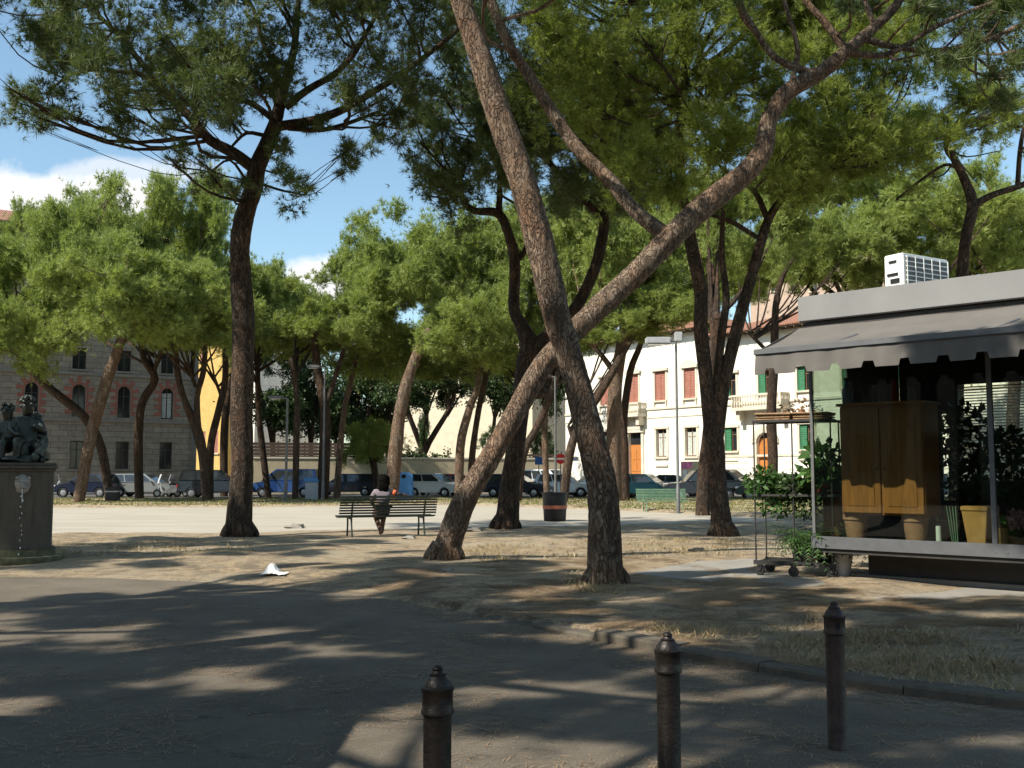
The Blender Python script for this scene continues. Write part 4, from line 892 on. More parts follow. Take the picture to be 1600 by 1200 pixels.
L('slim pine with a curved trunk just left of the tall spreading pine', (328, 781), [[(328, 784, 6), (329, 700, 6), (342, 640, 5.5), (352, 590, 5), (350, 500, 4)], [(346, 620, 3), (335, 590, 2.5)]], [(350, 480, 190, 190, 3, 2)])
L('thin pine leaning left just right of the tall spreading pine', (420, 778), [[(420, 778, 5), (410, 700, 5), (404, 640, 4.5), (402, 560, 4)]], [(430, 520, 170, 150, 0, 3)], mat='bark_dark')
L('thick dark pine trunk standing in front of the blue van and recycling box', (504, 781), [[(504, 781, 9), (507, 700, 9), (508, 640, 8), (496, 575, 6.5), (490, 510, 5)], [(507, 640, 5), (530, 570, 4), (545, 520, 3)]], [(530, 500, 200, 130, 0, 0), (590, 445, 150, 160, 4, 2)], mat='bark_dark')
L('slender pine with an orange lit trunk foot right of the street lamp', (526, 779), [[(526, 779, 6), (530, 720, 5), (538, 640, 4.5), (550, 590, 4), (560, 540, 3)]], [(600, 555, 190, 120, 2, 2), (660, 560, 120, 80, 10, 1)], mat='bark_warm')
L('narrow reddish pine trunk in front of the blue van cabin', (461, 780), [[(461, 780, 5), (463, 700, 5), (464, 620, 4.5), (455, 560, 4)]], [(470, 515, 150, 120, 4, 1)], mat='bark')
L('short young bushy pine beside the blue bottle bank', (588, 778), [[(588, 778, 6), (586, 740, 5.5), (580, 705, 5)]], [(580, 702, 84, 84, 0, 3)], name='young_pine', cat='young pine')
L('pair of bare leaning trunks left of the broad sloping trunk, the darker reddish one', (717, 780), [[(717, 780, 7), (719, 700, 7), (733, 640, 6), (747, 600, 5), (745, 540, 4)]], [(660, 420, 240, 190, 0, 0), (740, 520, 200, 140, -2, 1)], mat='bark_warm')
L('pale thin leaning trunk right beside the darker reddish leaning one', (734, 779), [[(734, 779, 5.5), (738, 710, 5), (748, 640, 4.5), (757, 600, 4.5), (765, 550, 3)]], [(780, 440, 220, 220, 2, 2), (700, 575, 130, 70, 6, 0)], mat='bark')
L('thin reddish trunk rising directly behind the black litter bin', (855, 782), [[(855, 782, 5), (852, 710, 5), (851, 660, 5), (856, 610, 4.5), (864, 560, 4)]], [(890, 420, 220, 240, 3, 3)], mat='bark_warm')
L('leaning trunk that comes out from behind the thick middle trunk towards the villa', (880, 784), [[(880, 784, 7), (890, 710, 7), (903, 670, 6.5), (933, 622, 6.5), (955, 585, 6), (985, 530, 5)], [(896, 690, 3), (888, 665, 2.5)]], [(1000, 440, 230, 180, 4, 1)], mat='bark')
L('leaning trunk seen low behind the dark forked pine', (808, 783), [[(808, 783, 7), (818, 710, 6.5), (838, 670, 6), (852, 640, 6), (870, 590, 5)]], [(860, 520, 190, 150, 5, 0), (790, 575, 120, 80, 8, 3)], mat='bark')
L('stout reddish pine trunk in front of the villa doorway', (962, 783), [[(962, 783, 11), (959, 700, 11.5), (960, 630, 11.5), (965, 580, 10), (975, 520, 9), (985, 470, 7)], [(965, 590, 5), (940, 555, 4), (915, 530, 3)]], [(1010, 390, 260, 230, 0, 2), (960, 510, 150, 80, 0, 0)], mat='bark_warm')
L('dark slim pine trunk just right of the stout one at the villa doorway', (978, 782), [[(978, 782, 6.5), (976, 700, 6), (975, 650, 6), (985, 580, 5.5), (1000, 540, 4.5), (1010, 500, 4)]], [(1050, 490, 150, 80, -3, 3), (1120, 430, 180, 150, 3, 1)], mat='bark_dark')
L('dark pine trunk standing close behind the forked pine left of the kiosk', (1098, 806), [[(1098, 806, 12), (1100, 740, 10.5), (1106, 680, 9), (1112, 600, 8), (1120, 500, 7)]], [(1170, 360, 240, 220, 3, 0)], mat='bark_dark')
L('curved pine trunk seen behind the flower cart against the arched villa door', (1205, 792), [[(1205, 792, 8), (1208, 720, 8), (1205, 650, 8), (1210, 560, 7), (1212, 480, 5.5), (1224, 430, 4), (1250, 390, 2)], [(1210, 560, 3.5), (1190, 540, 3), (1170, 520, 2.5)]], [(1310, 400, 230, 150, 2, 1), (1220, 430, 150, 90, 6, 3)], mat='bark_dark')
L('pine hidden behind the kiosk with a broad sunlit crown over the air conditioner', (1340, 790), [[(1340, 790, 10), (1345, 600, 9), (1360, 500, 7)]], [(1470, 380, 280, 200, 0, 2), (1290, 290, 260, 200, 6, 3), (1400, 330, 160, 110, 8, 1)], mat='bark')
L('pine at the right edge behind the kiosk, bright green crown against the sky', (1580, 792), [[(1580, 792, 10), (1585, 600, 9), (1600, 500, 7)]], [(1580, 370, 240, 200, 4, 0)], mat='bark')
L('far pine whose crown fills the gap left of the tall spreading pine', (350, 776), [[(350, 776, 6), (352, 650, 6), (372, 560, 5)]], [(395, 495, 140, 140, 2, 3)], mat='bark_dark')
# the broken-off leaning trunk behind the bench
bs = onG(612, 782)
sn = thing('dead_trunk', bs, 0, 'broken off reddish trunk leaning right behind the bench, bare of branches', 'tree trunk', 'pines of the square')
mb = MB(); grow(mb, [[(612, 782, 11), (618, 700, 10.5), (628, 630, 9.5), (645, 570, 8.5), (668, 522, 7), (672, 514, 5)], [(640, 583, 3), (652, 572, 2), (657, 568, 1)]], bs, bs.y, 12, 5, 0.12, 9)
mb.build('trunk', M['bark_warm'], sn, smooth=True, origin=bs, loc=(0, 0, 0))
# pines beside and behind the camera whose crowns shade the path
CN = [make_crown(s, 46, 'needle', 0.55) for s in (51, 62)]
def near_pine(label, x, y, cx, cy, cz, s, sz, v):
    base = Vector((x, y, 0)); th = thing('pine_tree', base, 0, label, 'pine tree', 'pines of the square'); mb = MB()
    tip = Vector((cx, cy, cz - 0.8)); pts = [base - Vector((0, 0, .1)), base.lerp(tip, 0.4) + Vector((0.2, -0.3, 0.4)), base.lerp(tip, 0.75), tip]
    mb.tube(pts, [0.3, 0.24, 0.2, 0.13], 14, 8, rough=0.1); me, cl = CN[v]
    for k in range(9): 
        q = cl[(k * 5) % len(cl)]; t = Vector((cx + q[0] * s, cy + q[1] * s, cz + q[2] * sz)); a = pts[2].lerp(pts[3], random.random()); mb.tube([a, a.lerp(t, 0.5) - Vector((0, 0, 0.3)), t], [0.09, 0.06, 0.02], 6, 4)
    mb.build('trunk', M['bark'], th, smooth=True, origin=base, loc=(0, 0, 0)); link('crown', me, None, th, Vector((cx, cy, cz)) - base, (0, 0, v + x), (s, s, sz))
near_pine('tall pine left of the camera shading the path', -11, 0.5, -7.6, 3.0, 10.5, 0.95, 0.8, 0)
near_pine('pine farther left of the path, its crown over the fountain path', -17, 3.0, -12.4, 5.2, 10.0, 0.85, 0.8, 1)
near_pine('pine behind the camera leaning over the path', -6, -4.0, -3.2, 1.0, 11.0, 0.95, 0.9, 1)
near_pine('pine overhead at the camera side of the kiosk bed', -4.5, -1.6, 0.3, 5.0, 10.8, 0.75, 0.7, 0)
near_pine('pine behind the bollards whose shade reaches the kiosk', 4, -6, 2.4, 4.6, 11.5, 0.8, 0.8, 1)

near_pine('pine standing left of the fountain outside the view', -19, 13, -15.2, 14.8, 10.6, 0.9, 0.8, 0)
near_pine('pine left of the camera nearest the path kerb', -10, 4.0, -7.4, 6.6, 11.2, 0.6, 0.6, 1)
near_pine('slim pine behind the camera beside the added cabin', -9, -2.0, -6.2, 0.8, 11.6, 0.8, 0.6, 0)
near_pine('pine left of the path between the added cabin and the fountain', -16, 6.5, -11.8, 8.0, 12.6, 0.7, 0.6, 1)
# a street front behind the camera, seen only in reflections
def street_front(label, o, rz, Lb, H, wm):
    th = thing('street_house', (o[0], o[1], 0), rz, label, 'building', 'houses behind the camera'); ops = []
    n = int(Lb / 4.2)
    for i in range(n):
        for q in range(3): x = 1.6 + i * 4.2; ops.append([x, x + 1.1, 1.6 + q * 4.2, 3.9 + q * 4.2])
    w = MB(); wall(w, 0, Lb, 0, H, ops, 0.3); body(w, 0, Lb, H, 10); w.build('wall', M[wm], th)
    for q in ops: bwindow(th, *q, M['frame_wood'], M['glass_dark'], sill=M['trim'])
    hip_roof(th, 0, Lb, H, 10, 0.9)
street_front('ochre street house left of the camera', (-42, -30), R(90), 36, 14.5, 'salmon')
street_front('grey street house left of the plaza', (-44, 8), R(90), 30, 15.5, 'blocks')
street_front('cream street house behind the camera', (30, -34), R(180), 66, 14, 'salmon')
# broadleaved garden trees in front of the cream house
def leaf_crown(seed, n=26, dens=170):
    random.seed(seed); cl = []
    for _ in range(n):
        v = Vector((random.gauss(0, 1), random.gauss(0, 1), random.gauss(0, 1))).normalized() * random.uniform(0.3, 1.0); cl.append((v.x * 3, v.y * 3, v.z * 3.4, random.uniform(0.8, 1.3)))
    C, D = tuft_cloud(cl, 7, dens // 7, 0.9); n_ = len(C); k = 2
    C = np.repeat(C, k, 0) + rng.normal(size=(n_ * k, 3)) * 0.15; nn = len(C)
    a = unit(rng.normal(size=(nn, 3)) + np.array([0, 0, -0.3])); s = unit(np.cross(a, rng.normal(size=(nn, 3)))); L_ = rng.uniform(0.16, 0.30, (nn, 1))
    V = np.stack([C, C + a * L_ * 0.5 + s * L_ * 0.36, C + a * L_, C + a * L_ * 0.5 - s * L_ * 0.36], 1).reshape(-1, 3)
    me = mesh_np('crown', V, np.arange(nn * 4).reshape(-1, 4)); me.materials.append(M['leaf_dark']); return me
LC = [leaf_crown(s) for s in (5, 6, 7)]
def broad(label, px, Y, crowns, r=0.22, lean=0.0, grp='dark garden trees'):
    x = P(px, 740, Y).x; base = Vector((x, Y, 0)); th = thing('broadleaf_tree', base, 0, label, 'tree', grp); mb = MB()
    for i, (cx, cy, w, h, v) in enumerate(crowns):
        c = P(cx, cy, Y + random.uniform(-1, 1)); s = w / 2 * Y / FPX / 3.6; sz = h / 2 * Y / FPX / 4.0
        link('crown', LC[v], None, th, c - base, (0, 0, random.uniform(0, 6)), (s, s, sz))
        mb.tube([base - Vector((0, 0, .1)), Vector((x + lean, Y, c.z * 0.35)), c.lerp(base, 0.2), c + Vector((0, 0, h * 0.2 * Y / FPX))], [r, r * 0.85, r * 0.6, 0.04], 8, 4)
        for k in range(5): e = c + Vector((random.uniform(-1, 1) * w * 0.35 * Y / FPX, random.uniform(-1, 1), random.uniform(-.3, .6) * h * 0.5 * Y / FPX)); mb.tube([c.lerp(base, 0.3), c.lerp(e, 0.5), e], [r * 0.35, r * 0.22, 0.02], 5, 3)
    mb.build('trunk', M['bark_dark'], th, smooth=True, origin=base, loc=(0, 0, 0))
broad('dark broadleaved tree at the left end of the board fence', 425, 84, [(430, 640, 150, 130, 0), (400, 560, 80, 90, 1)])
broad('dark dense broadleaved tree behind the blue van', 485, 86, [(490, 620, 130, 190, 1), (470, 560, 90, 90, 2)])
broad('broadest dark garden tree behind the short young pine', 565, 87, [(560, 620, 140, 200, 2), (590, 560, 90, 90, 0)])
broad('dark tree with black shade beneath it, above the board fence', 525, 90, [(525, 650, 150, 130, 0), (585, 655, 120, 110, 1)])
broad('dark tree left of the bright cream house wall', 605, 88, [(610, 600, 90, 200, 1)])
broad('ivy clad tree standing alone against the bright cream house wall', 662, 84, [(668, 605, 110, 100, 2), (662, 672, 26, 90, 0), (715, 600, 130, 84, 1), (632, 612, 90, 90, 0)], 0.3)
broad('leafy tree in front of the right half of the cream house wall', 768, 84, [(775, 610, 110, 130, 0), (770, 690, 50, 70, 1)])
broad('dark leafy tree beside the villa corner behind the bin', 850, 86, [(852, 600, 90, 170, 1), (850, 690, 60, 80, 2)])
hd = thing('hedge', fw.w(fw.px(605, 740)[0], 0.5), fw.rz, 'clipped dark hedge on top of the garden wall below the cream house', 'hedge')
x1 = fw.px(706, 740)[0] - fw.px(605, 740)[0]; zc = fw.px(650, 706)[1]
cl = [(random.uniform(0.3, x1 - 0.3), random.uniform(0, 0.7), zc - 0.6 + random.uniform(-.7, .5), 0.55) for _ in range(44)]
C, D = tuft_cloud(cl, 6, 22, 0.9); nn = len(C); a_ = unit(rng.normal(size=(nn, 3))); s2 = unit(np.cross(a_, rng.normal(size=(nn, 3))))
link('foliage', mesh_np('foliage', np.stack([C, C + a_ * .1 + s2 * .07, C + a_ * .22, C + a_ * .1 - s2 * .07], 1).reshape(-1, 3), np.arange(nn * 4).reshape(-1, 4)), M['leaf_dark'], hd)
b = MB()
for i in range(9): x = 0.4 + (x1 - 0.8) * i / 8; b.tube([(x, 0.35, -0.05), (x + 0.05, 0.35, zc - 0.5)], [0.05, 0.03], 6)
b.build('stems', M['bark_dark'], hd)
# ------------------------------------------------------------------ bollards
def bollard(bx, ytop, label, mat, hole=True):
    # height 0.79 m; the distance follows from where the top is seen
    H = 0.79; p = G(bx, ytop, H); th = thing('bollard', (p.x, p.y, 0), 0, label, 'bollard', 'cast iron bollards across the path')
    r = 0.052
    MB().lathe([(r * 1.06, -0.02), (r * 1.06, 0.015), (r, 0.02), (r, 0.615)], 28).build('post', mat, th, smooth=True)
    MB().lathe([(r * 1.0, 0.615), (r * 1.16, 0.62), (r * 1.18, 0.632), (r * 1.10, 0.64), (r * 1.10, 0.70), (r * 1.18, 0.706), (r * 1.18, 0.716), (r * 1.02, 0.722)], 28).build('collar', mat, th, smooth=True)
    MB().lathe([(r * 1.02, 0.722), (r * 0.95, 0.735), (r * 0.72, 0.750), (r * 0.60, 0.757), (r * 0.62, 0.763), (r * 0.42, 0.768), (r * 0.36, 0.775), (r * 0.42, 0.782), (r * 0.30, 0.791), (0.004, 0.795)], 28).build('finial', mat, th, smooth=True)
    if hole:
        a = math.atan2(-p.y, -p.x) + 0.3; d = Vector((math.cos(a), math.sin(a), 0)); q = d * r * 1.10; s = Vector((-d.y, d.x, 0)); b = MB()
        rim = [q + d * 0.0012 + s * math.cos(t) * 0.011 + Vector((0, 0, 0.668 + math.sin(t) * 0.019)) for t in [i * math.pi / 8 for i in range(16)]]
        b.add(rim + [v - d * 0.004 for v in rim], [tuple(range(16))] + [(i, (i + 1) % 16, 16 + (i + 1) % 16, 16 + i) for i in range(16)]); b.build('keyhole', M['black'], th)
bollard(684, 1041, 'brown iron bollard nearest the camera, leftmost of the three', M['iron'])
bollard(1043, 989, 'near black iron bollard in full shade in the middle of the path mouth', M['iron'], False)
bollard(1303, 941, 'rusty red brown bollard with its whole foot and shadow showing', M['iron_rust'])
# ------------------------------------------------------------------ fountain and statue
fb = G(10, 882, 0.02); fx, fy = fb.x, fb.y + 0.5; rzf = 0.40
ft = thing('drinking_fountain', (fx, fy, 0), rzf, 'dark weathered stone fountain pedestal with a pale lion mask and trickling water', 'fountain')
k = fy / 17.8; ph_ = P(30, 737, fy - 0.5).z
def sq(mb, half, z0, z1, ch=0.06):
    h = half; c = ch; mb.prism([(-h + c, -h), (h - c, -h), (h, -h + c), (h, h - c), (h - c, h), (-h + c, h), (-h, h - c), (-h, -h + c)], z0, z1)
m = MB(); sq(m, 0.455, 0.25, ph_); m.build('pedestal', M['pedestal'], ft, bevel=0.008)
m = MB(); sq(m, 0.485, ph_ + 0.002, ph_ + 0.05); sq(m, 0.52, ph_ + 0.052, ph_ + 0.10); sq(m, 0.49, ph_ + 0.102, ph_ + 0.15); m.build('cornice', M['pedestal'], ft, bevel=0.012)
m = MB(); sq(m, 0.52, 0.0, 0.248); m.build('plinth', M['moss'], ft, bevel=0.02)
m = MB(); n = 20
prof = [(0.62, 0.0), (0.66, 0.05), (0.66, 0.15), (0.60, 0.16), (0.57, 0.09), (0.05, 0.07)]
for r_, z_ in prof:
    for i in range(n + 1): t = math.pi + math.pi * i / n; m.v.append((r_ * math.cos(t), -0.30 + r_ * 1.0 * math.sin(t), z_))
for j in range(len(prof) - 1):
    for i in range(n): a = j * (n + 1) + i; m.f.append((a, a + 1, a + n + 2, a + n + 1))
m.build('basin', M['moss'], ft, smooth=True)
# lion mask
m = MB(); zc = P(33, 757, fy - 0.5).z
m.ball((0, -0.47, zc), (0.115, 0.07, 0.135), 16, 12, 0.25)
m.ball((0, -0.535, zc - 0.03), (0.05, 0.05, 0.045), 10, 8); m.ball((0, -0.54, zc + 0.015), (0.024, 0.04, 0.05), 8, 6)
for sg in (-1, 1): m.ball((sg * 0.05, -0.52, zc + 0.045), (0.026, 0.03, 0.018), 8, 6); m.ball((sg * 0.09, -0.49, zc + 0.10), (0.03, 0.03, 0.035), 8, 6); m.ball((sg * 0.04, -0.55, zc - 0.045), (0.03, 0.03, 0.022), 8, 6)
for i in range(17): t = 2 * math.pi * i / 17; m.ball((0.10 * math.cos(t), -0.462, zc + 0.02 + 0.12 * math.sin(t)), (0.028, 0.025, 0.03), 7, 5, 0.5)
m.ball((0, -0.53, zc - 0.085), (0.035, 0.03, 0.02), 8, 6)
m.build('lion_mask', M['mask'], ft, smooth=True)
m = MB()
random.seed(3)
zz = zc - 0.09
m.tube([(0, -0.56, zc - 0.08), (0.0, -0.60, zc - 0.14), (0.005, -0.62, zc - 0.3)], [0.004, 0.006, 0.004], 6, 3)
while zz > 0.16: m.ball((random.uniform(-.02, .02), -0.62 - random.uniform(0, .02), zz), (random.uniform(0.004, 0.009), 0.006, random.uniform(0.008, 0.02)), 6, 5); zz -= random.uniform(0.05, 0.13)
m.build('water_jet', M['water'], ft, smooth=True)
st = thing('bronze_statue', (fx, fy, ph_ + 0.152), rzf, 'dark bronze group of two huddled children on top of the stone fountain', 'statue')
def putto(dx, dy, rz, mirror=1, sc=1.0, name='child_figure'):
    J = [(0, 0, .24, .15), (0, -.01, .40, .14), (0, -.03, .56, .135), (0, -.04, .68, .07), (0, -.06, .78, .105), (0, -.07, .90, .10),
         (-.16, -.03, .60, .075), (-.24, -.10, .46, .055), (-.14, -.22, .38, .045), (-.08, -.26, .40, .04),
         (.16, -.03, .60, .075), (.22, -.15, .46, .055), (.12, -.26, .50, .045), (.06, -.28, .53, .04),
         (-.10, -.12, .22, .105), (-.13, -.33, .30, .085), (-.14, -.34, .12, .06), (-.14, -.36, .02, .045), (-.14, -.46, .0, .035),
         (.10, -.12, .20, .105), (.16, -.34, .22, .085), (.17, -.32, .06, .06), (.20, -.38, .0, .045), (.22, -.47, -.01, .035)]
    E = [(0, 1), (1, 2), (2, 3), (3, 4), (4, 5), (2, 6), (6, 7), (7, 8), (8, 9), (2, 10), (10, 11), (11, 12), (12, 13), (0, 14), (14, 15), (15, 16), (16, 17), (17, 18), (0, 19), (19, 20), (20, 21), (21, 22), (22, 23)]
    co, si = math.cos(rz), math.sin(rz)
    J2 = [(dx + sc * (mirror * x * co - y * si), dy + sc * (mirror * x * si + y * co), sc * z + 0.04, r * sc) for x, y, z, r in J]
    o = skinned(name, J2, E, M['bronze'], st, 3)
    hx, hy, hz_ = J2[5][:3]; m = MB()                              # curls, nose, ears
    for i in range(26):
        d = Vector((random.gauss(0, 1), random.gauss(0.4, 1), random.gauss(0.6, .7))).normalized(); m.ball((hx + d.x * .10 * sc, hy + d.y * .10 * sc, hz_ - 0.03 + d.z * .10 * sc), .032 * sc, 7, 5)
    m.build('curly_hair', M['bronze'], o, smooth=True)
putto(0.0, 0.10, 0.10, 1, 1.12); putto(-0.27, 0.16, -0.6, -1, 1.0); putto(0.15, 0.24, -0.35, 1, 0.85)
m = MB(); m.ball((-0.02, 0.0, 0.05), (0.40, 0.38, 0.09), 18, 8, 0.4); m.ball((0.25, -0.1, 0.12), (0.14, 0.2, 0.13), 12, 8, 0.5); m.ball((-0.05, -0.1, 0.22), (0.16, 0.16, 0.17), 12, 8, 0.5); m.build('rocky_base', M['bronze_light'], st, smooth=True)
m = MB(); m.ball((0.16, -0.33, 0.09), (0.07, 0.08, 0.09), 10, 8); m.tube([(0.30, -0.12, 0.42), (0.28, -0.2, 0.3), (0.2, -0.3, 0.12)], [0.05, 0.08, 0.09], 10, 4); m.build('pouring_jug', M['bronze_light'], st, smooth=True)
# ------------------------------------------------------------------ bench and seated person
def bench(loc, rz, label, mat, L=2.2, grp='park benches'):
    th = thing('park_bench', loc, rz, label, 'bench', grp)
    for i in range(7):
        y = 0.02 + i * 0.066; MB().box(-L / 2, L / 2, y, y + 0.048, 0.425 + 0.012 * math.cos(i), 0.452 + 0.012 * math.cos(i)).build('seat_slat', mat, th)
    for i in range(7):
        z = 0.50 + i * 0.058; y = -0.02 - i * 0.020; MB().box(-L / 2, L / 2, y - 0.012, y + 0.012, z, z + (0.040 if i < 6 else 0.055)).build('back_slat', mat, th)
    for x in (-L / 2 + 0.28, L / 2 - 0.28):
        f = MB()
        f.tube([(x, 0.46, 0.0), (x, 0.43, 0.25), (x, 0.44, 0.41)], [0.022, 0.020, 0.022], 8, 4); f.build('front_leg', mat, th, smooth=True)
        f = MB(); f.tube([(x, -0.10, 0.0), (x, -0.02, 0.25), (x, 0.01, 0.41), (x, -0.035, 0.50), (x, -0.17, 0.90)], [0.022, 0.020, 0.024, 0.022, 0.018], 8, 4); f.build('rear_leg', mat, th, smooth=True)
        MB().box(x - 0.02, x + 0.02, 0.0, 0.47, 0.385, 0.411).build('seat_bracket', mat, th)
    return th
pb = onG(606, 838); bz = R(20)
bench((pb.x, pb.y, pb.z), bz, 'dark green slatted bench with a person sitting on it', M['bench_dark'])
pg = onG(1034, 800)
bench((pg.x, pg.y, pg.z), R(187), 'light green slatted bench standing empty in front of the teal car', M['bench_green'], 2.0)
bf = Frame((pb.x, pb.y), bz)
sx = bf.px(598, 790, 0.2)[0]
pr = thing('person', (bf.w(sx, 0.17).x, bf.w(sx, 0.17).y, pb.z), bz, 'person with black hair and an orange sleeve, seen from behind on the dark bench', 'person')
J = [(0, 0, .53, .15), (0, -.01, .68, .135), (0, -.02, .84, .145), (0, .0, .97, .12), (0, .02, 1.06, .055), (0, .04, 1.13, .06), (0, .07, 1.22, .095), (0, .06, 1.31, .085),
     (.17, -.01, .98, .065), (.33, -.06, .92, .048), (.48, -.03, .90, .040), (.55, .02, .90, .036),
     (-.17, .0, .97, .065), (-.25, .10, .78, .050), (-.14, .30, .66, .040), (-.10, .36, .64, .036),
     (.09, .10, .52, .10), (.12, .40, .50, .078), (.10, .46, .25, .058), (.09, .47, .07, .045), (.10, .58, .04, .04),
     (-.09, .10, .52, .10), (-.10, .38, .49, .078), (-.04, .30, .26, .058), (.0, .20, .08, .045), (.01, .28, .04, .04)]
E = [(0, 1), (1, 2), (2, 3), (3, 4), (4, 5), (5, 6), (6, 7), (3, 8), (8, 9), (9, 10), (10, 11), (3, 12), (12, 13), (13, 14), (14, 15), (0, 16), (16, 17), (17, 18), (18, 19), (19, 20), (0, 21), (21, 22), (22, 23), (23, 24), (24, 25)]
bd = skinned('body', J, E, M['skin'], pr, 2)
m = MB()
for i, (a, ln) in enumerate(((-0.5, .07), (-0.2, .085), (0.05, .09), (0.3, .08))): m.tube([(.56, .02 + a * 0.05, .90), (.56 + ln * .6, .03 + a * 0.07, .893), (.56 + ln, .03 + a * 0.09, .87)], [.010, .009, .007], 6, 3)
m.tube([(.54, .03, .90), (.56, .07, .89), (.59, .09, .875)], [.011, .010, .008], 6, 3)
for i in range(4): m.tube([(-.10 + i * .018, .38, .64), (-.08 + i * .018, .43, .63), (-.07 + i * .018, .45, .605)], [.010, .009, .007], 6, 3)
m.build('fingers', M['skin'], bd, smooth=True)
skinned('shirt', [(0, -.005, .66, .165), (0, -.02, .84, .165), (0, 0, .97, .14), (0, .015, 1.03, .085), (.16, -.01, .98, .085), (.22, -.03, .96, .07), (-.17, .0, .97, .085), (-.23, .07, .84, .068)], [(0, 1), (1, 2), (2, 3), (2, 4), (4, 5), (2, 6), (6, 7)], M['shirt'], pr, 2)
skinned('orange_sleeve', [(.20, -.022, .967, .088), (.25, -.038, .955, .080), (.29, -.048, .940, .076)], [(0, 1), (1, 2)], M['coral'], pr, 2)
skinned('dark_sleeve', [(.30, -.05, .937, .062), (.36, -.058, .92, .058), (.44, -.04, .905, .052)], [(0, 1), (1, 2)], M['shirt_dark'], pr, 2)
skinned('skirt', [(0, 0, .50, .19), (0, -.005, .62, .165), (0, .22, .50, .15), (0, .40, .48, .14)], [(0, 1), (0, 2), (2, 3)], M['skirt'], pr, 2)
m = MB(); m.ball((0, .035, 1.255), (.145, .135, .13), 16, 10, .3); m.ball((-.01, -.015, 1.13), (.15, .10, .17), 14, 9, .4); m.ball((.03, -.05, 1.0), (.085, .06, .13), 12, 8, .3); m.ball((-.05, -.045, 1.02), (.075, .06, .12), 12, 8, .3); m.build('hair', M['hair'], pr, smooth=True)
m = MB(); m.ball((0, .165, 1.21), (.014, .022, .02), 8, 6); m.ball((-.035, .15, 1.245), (.014, .01, .01), 8, 6); m.ball((.035, .15, 1.245), (.014, .01, .01), 8, 6); m.ball((0, .155, 1.165), (.025, .01, .008), 8, 6); m.ball((.092, .06, 1.22), (.012, .02, .03), 8, 6); m.ball((-.092, .06, 1.22), (.012, .02, .03), 8, 6); m.build('face_features', M['skin'], bd, smooth=True)
# ------------------------------------------------------------------ bins
lb = onG(867, 815); b_w = 38 / FPX * lb.y
bn = thing('litter_bin', lb, 0, 'large black litter bin with an orange band, flaring towards the top', 'bin')
r1, r0, hb = b_w * 0.53, b_w * 0.44, 45 / FPX * lb.y
MB().lathe([(r0, 0.03), (r0 * 1.02, 0.04), (r1 * 0.97, hb * 0.96), (r1 * 1.04, hb * 0.965), (r1 * 1.05, hb), (r1 * 0.96, hb + 0.004), (r0 * 0.95, hb * 0.4), (0.01, hb * 0.35)], 32).build('bucket', M['bin'], bn, smooth=True)
zb = hb * 0.44; rr = lambda z: r0 * 1.02 + (r1 * 0.97 - r0 * 1.02) * z / (hb * 0.96)
MB().lathe([(rr(zb) + 0.001, zb), (rr(zb) + 0.012, zb), (rr(zb + .11) + 0.012, zb + 0.11), (rr(zb + .11) + 0.001, zb + 0.11)], 32).build('orange_band', M['orange'], bn, smooth=True)
for i in range(4): a = i * math.pi / 2 + .5; MB().tube([(r0 * .7 * math.cos(a), r0 * .7 * math.sin(a), -.05), (r0 * .7 * math.cos(a), r0 * .7 * math.sin(a), .04)], [.03, .03], 8).build('foot', M['bin'], bn)
kb_ = onG(176, 784); sbn = thing('litter_bin', kb_, 0.1, 'small black bin with a pale rim between the navy and silver cars', 'bin'); u = kb_.y / FPX
m = MB(); m.box(-9 * u, 9 * u, -.3, .3, .06, 15 * u); m.build('bin_body', M['bin'], sbn, bevel=0.03)
m = MB(); m.box(-10 * u, 10 * u, -.33, .33, 15 * u, 17 * u); m.build('rim', M['grey_plastic'], sbn, bevel=0.02)
m = MB(); m.box(-9.5 * u, 9.5 * u, -.32, .32, 17 * u, 23 * u); m.build('lid', M['bin'], sbn, bevel=0.05)
def bottle_bank(px, py, w, h, label):
    p = onG(px, py); p = Vector((p.x, p.y, 0.0)); s = p.y / FPX; th = thing('recycling_bin', p, 0.1, label, 'recycling bin', 'recycling containers by the road'); W2 = w * s / 2; Hh = h * s
    m = MB(); m.prism_y([(-W2, 0.05), (W2, 0.05), (W2 * 0.96, Hh * 0.86), (W2 * 0.8, Hh * 0.96), (W2 * 0.5, Hh), (-W2 * 0.5, Hh), (-W2 * 0.8, Hh * 0.96), (-W2 * 0.96, Hh * 0.86)], -W2 * 0.9, W2 * 0.9); m.build('container', M['blue_bin'], th, bevel=0.06, smooth=True)
    m = MB(); m.ball((W2 * 0.1, -W2 * 0.9, Hh * 0.86), (W2 * 0.22, 0.02, W2 * 0.2), 12, 8); m.build('throw_hole', M['black'], th)
    m = MB(); m.box(-W2 * 0.9, W2 * 0.9, -W2 * 0.8, W2 * 0.8, -0.02, 0.048); m.build('base', M['bin'], th)
bottle_bank(629, 779, 33, 43, 'tall light blue bottle bank with a round hole near its top')
p = onG(488, 780); p = Vector((p.x, p.y, 0)); s = p.y / FPX; th = thing('recycling_bin', p, 0.08, 'grey recycling container with a sloping pale blue roof in front of the blue van', 'recycling bin', 'recycling containers by the road')
m = MB(); m.box(-10 * s, 10 * s, -.45, .45, .06, 29 * s); m.build('container', M['grey_plastic'], th, bevel=0.03)
for i in range(4): MB().box(-8 * s, 8 * s, -.475, -.451, (6 + i * 5) * s, (8 + i * 5) * s).build('rib', M['grey_plastic'], th)
m = MB(); m.prism_y([(-12 * s, 29 * s + .002), (12 * s, 29 * s + .002), (8 * s, 36 * s), (-12 * s, 36 * s)], -.5, .5); m.build('lid', M['blue_bin'], th, bevel=0.03)
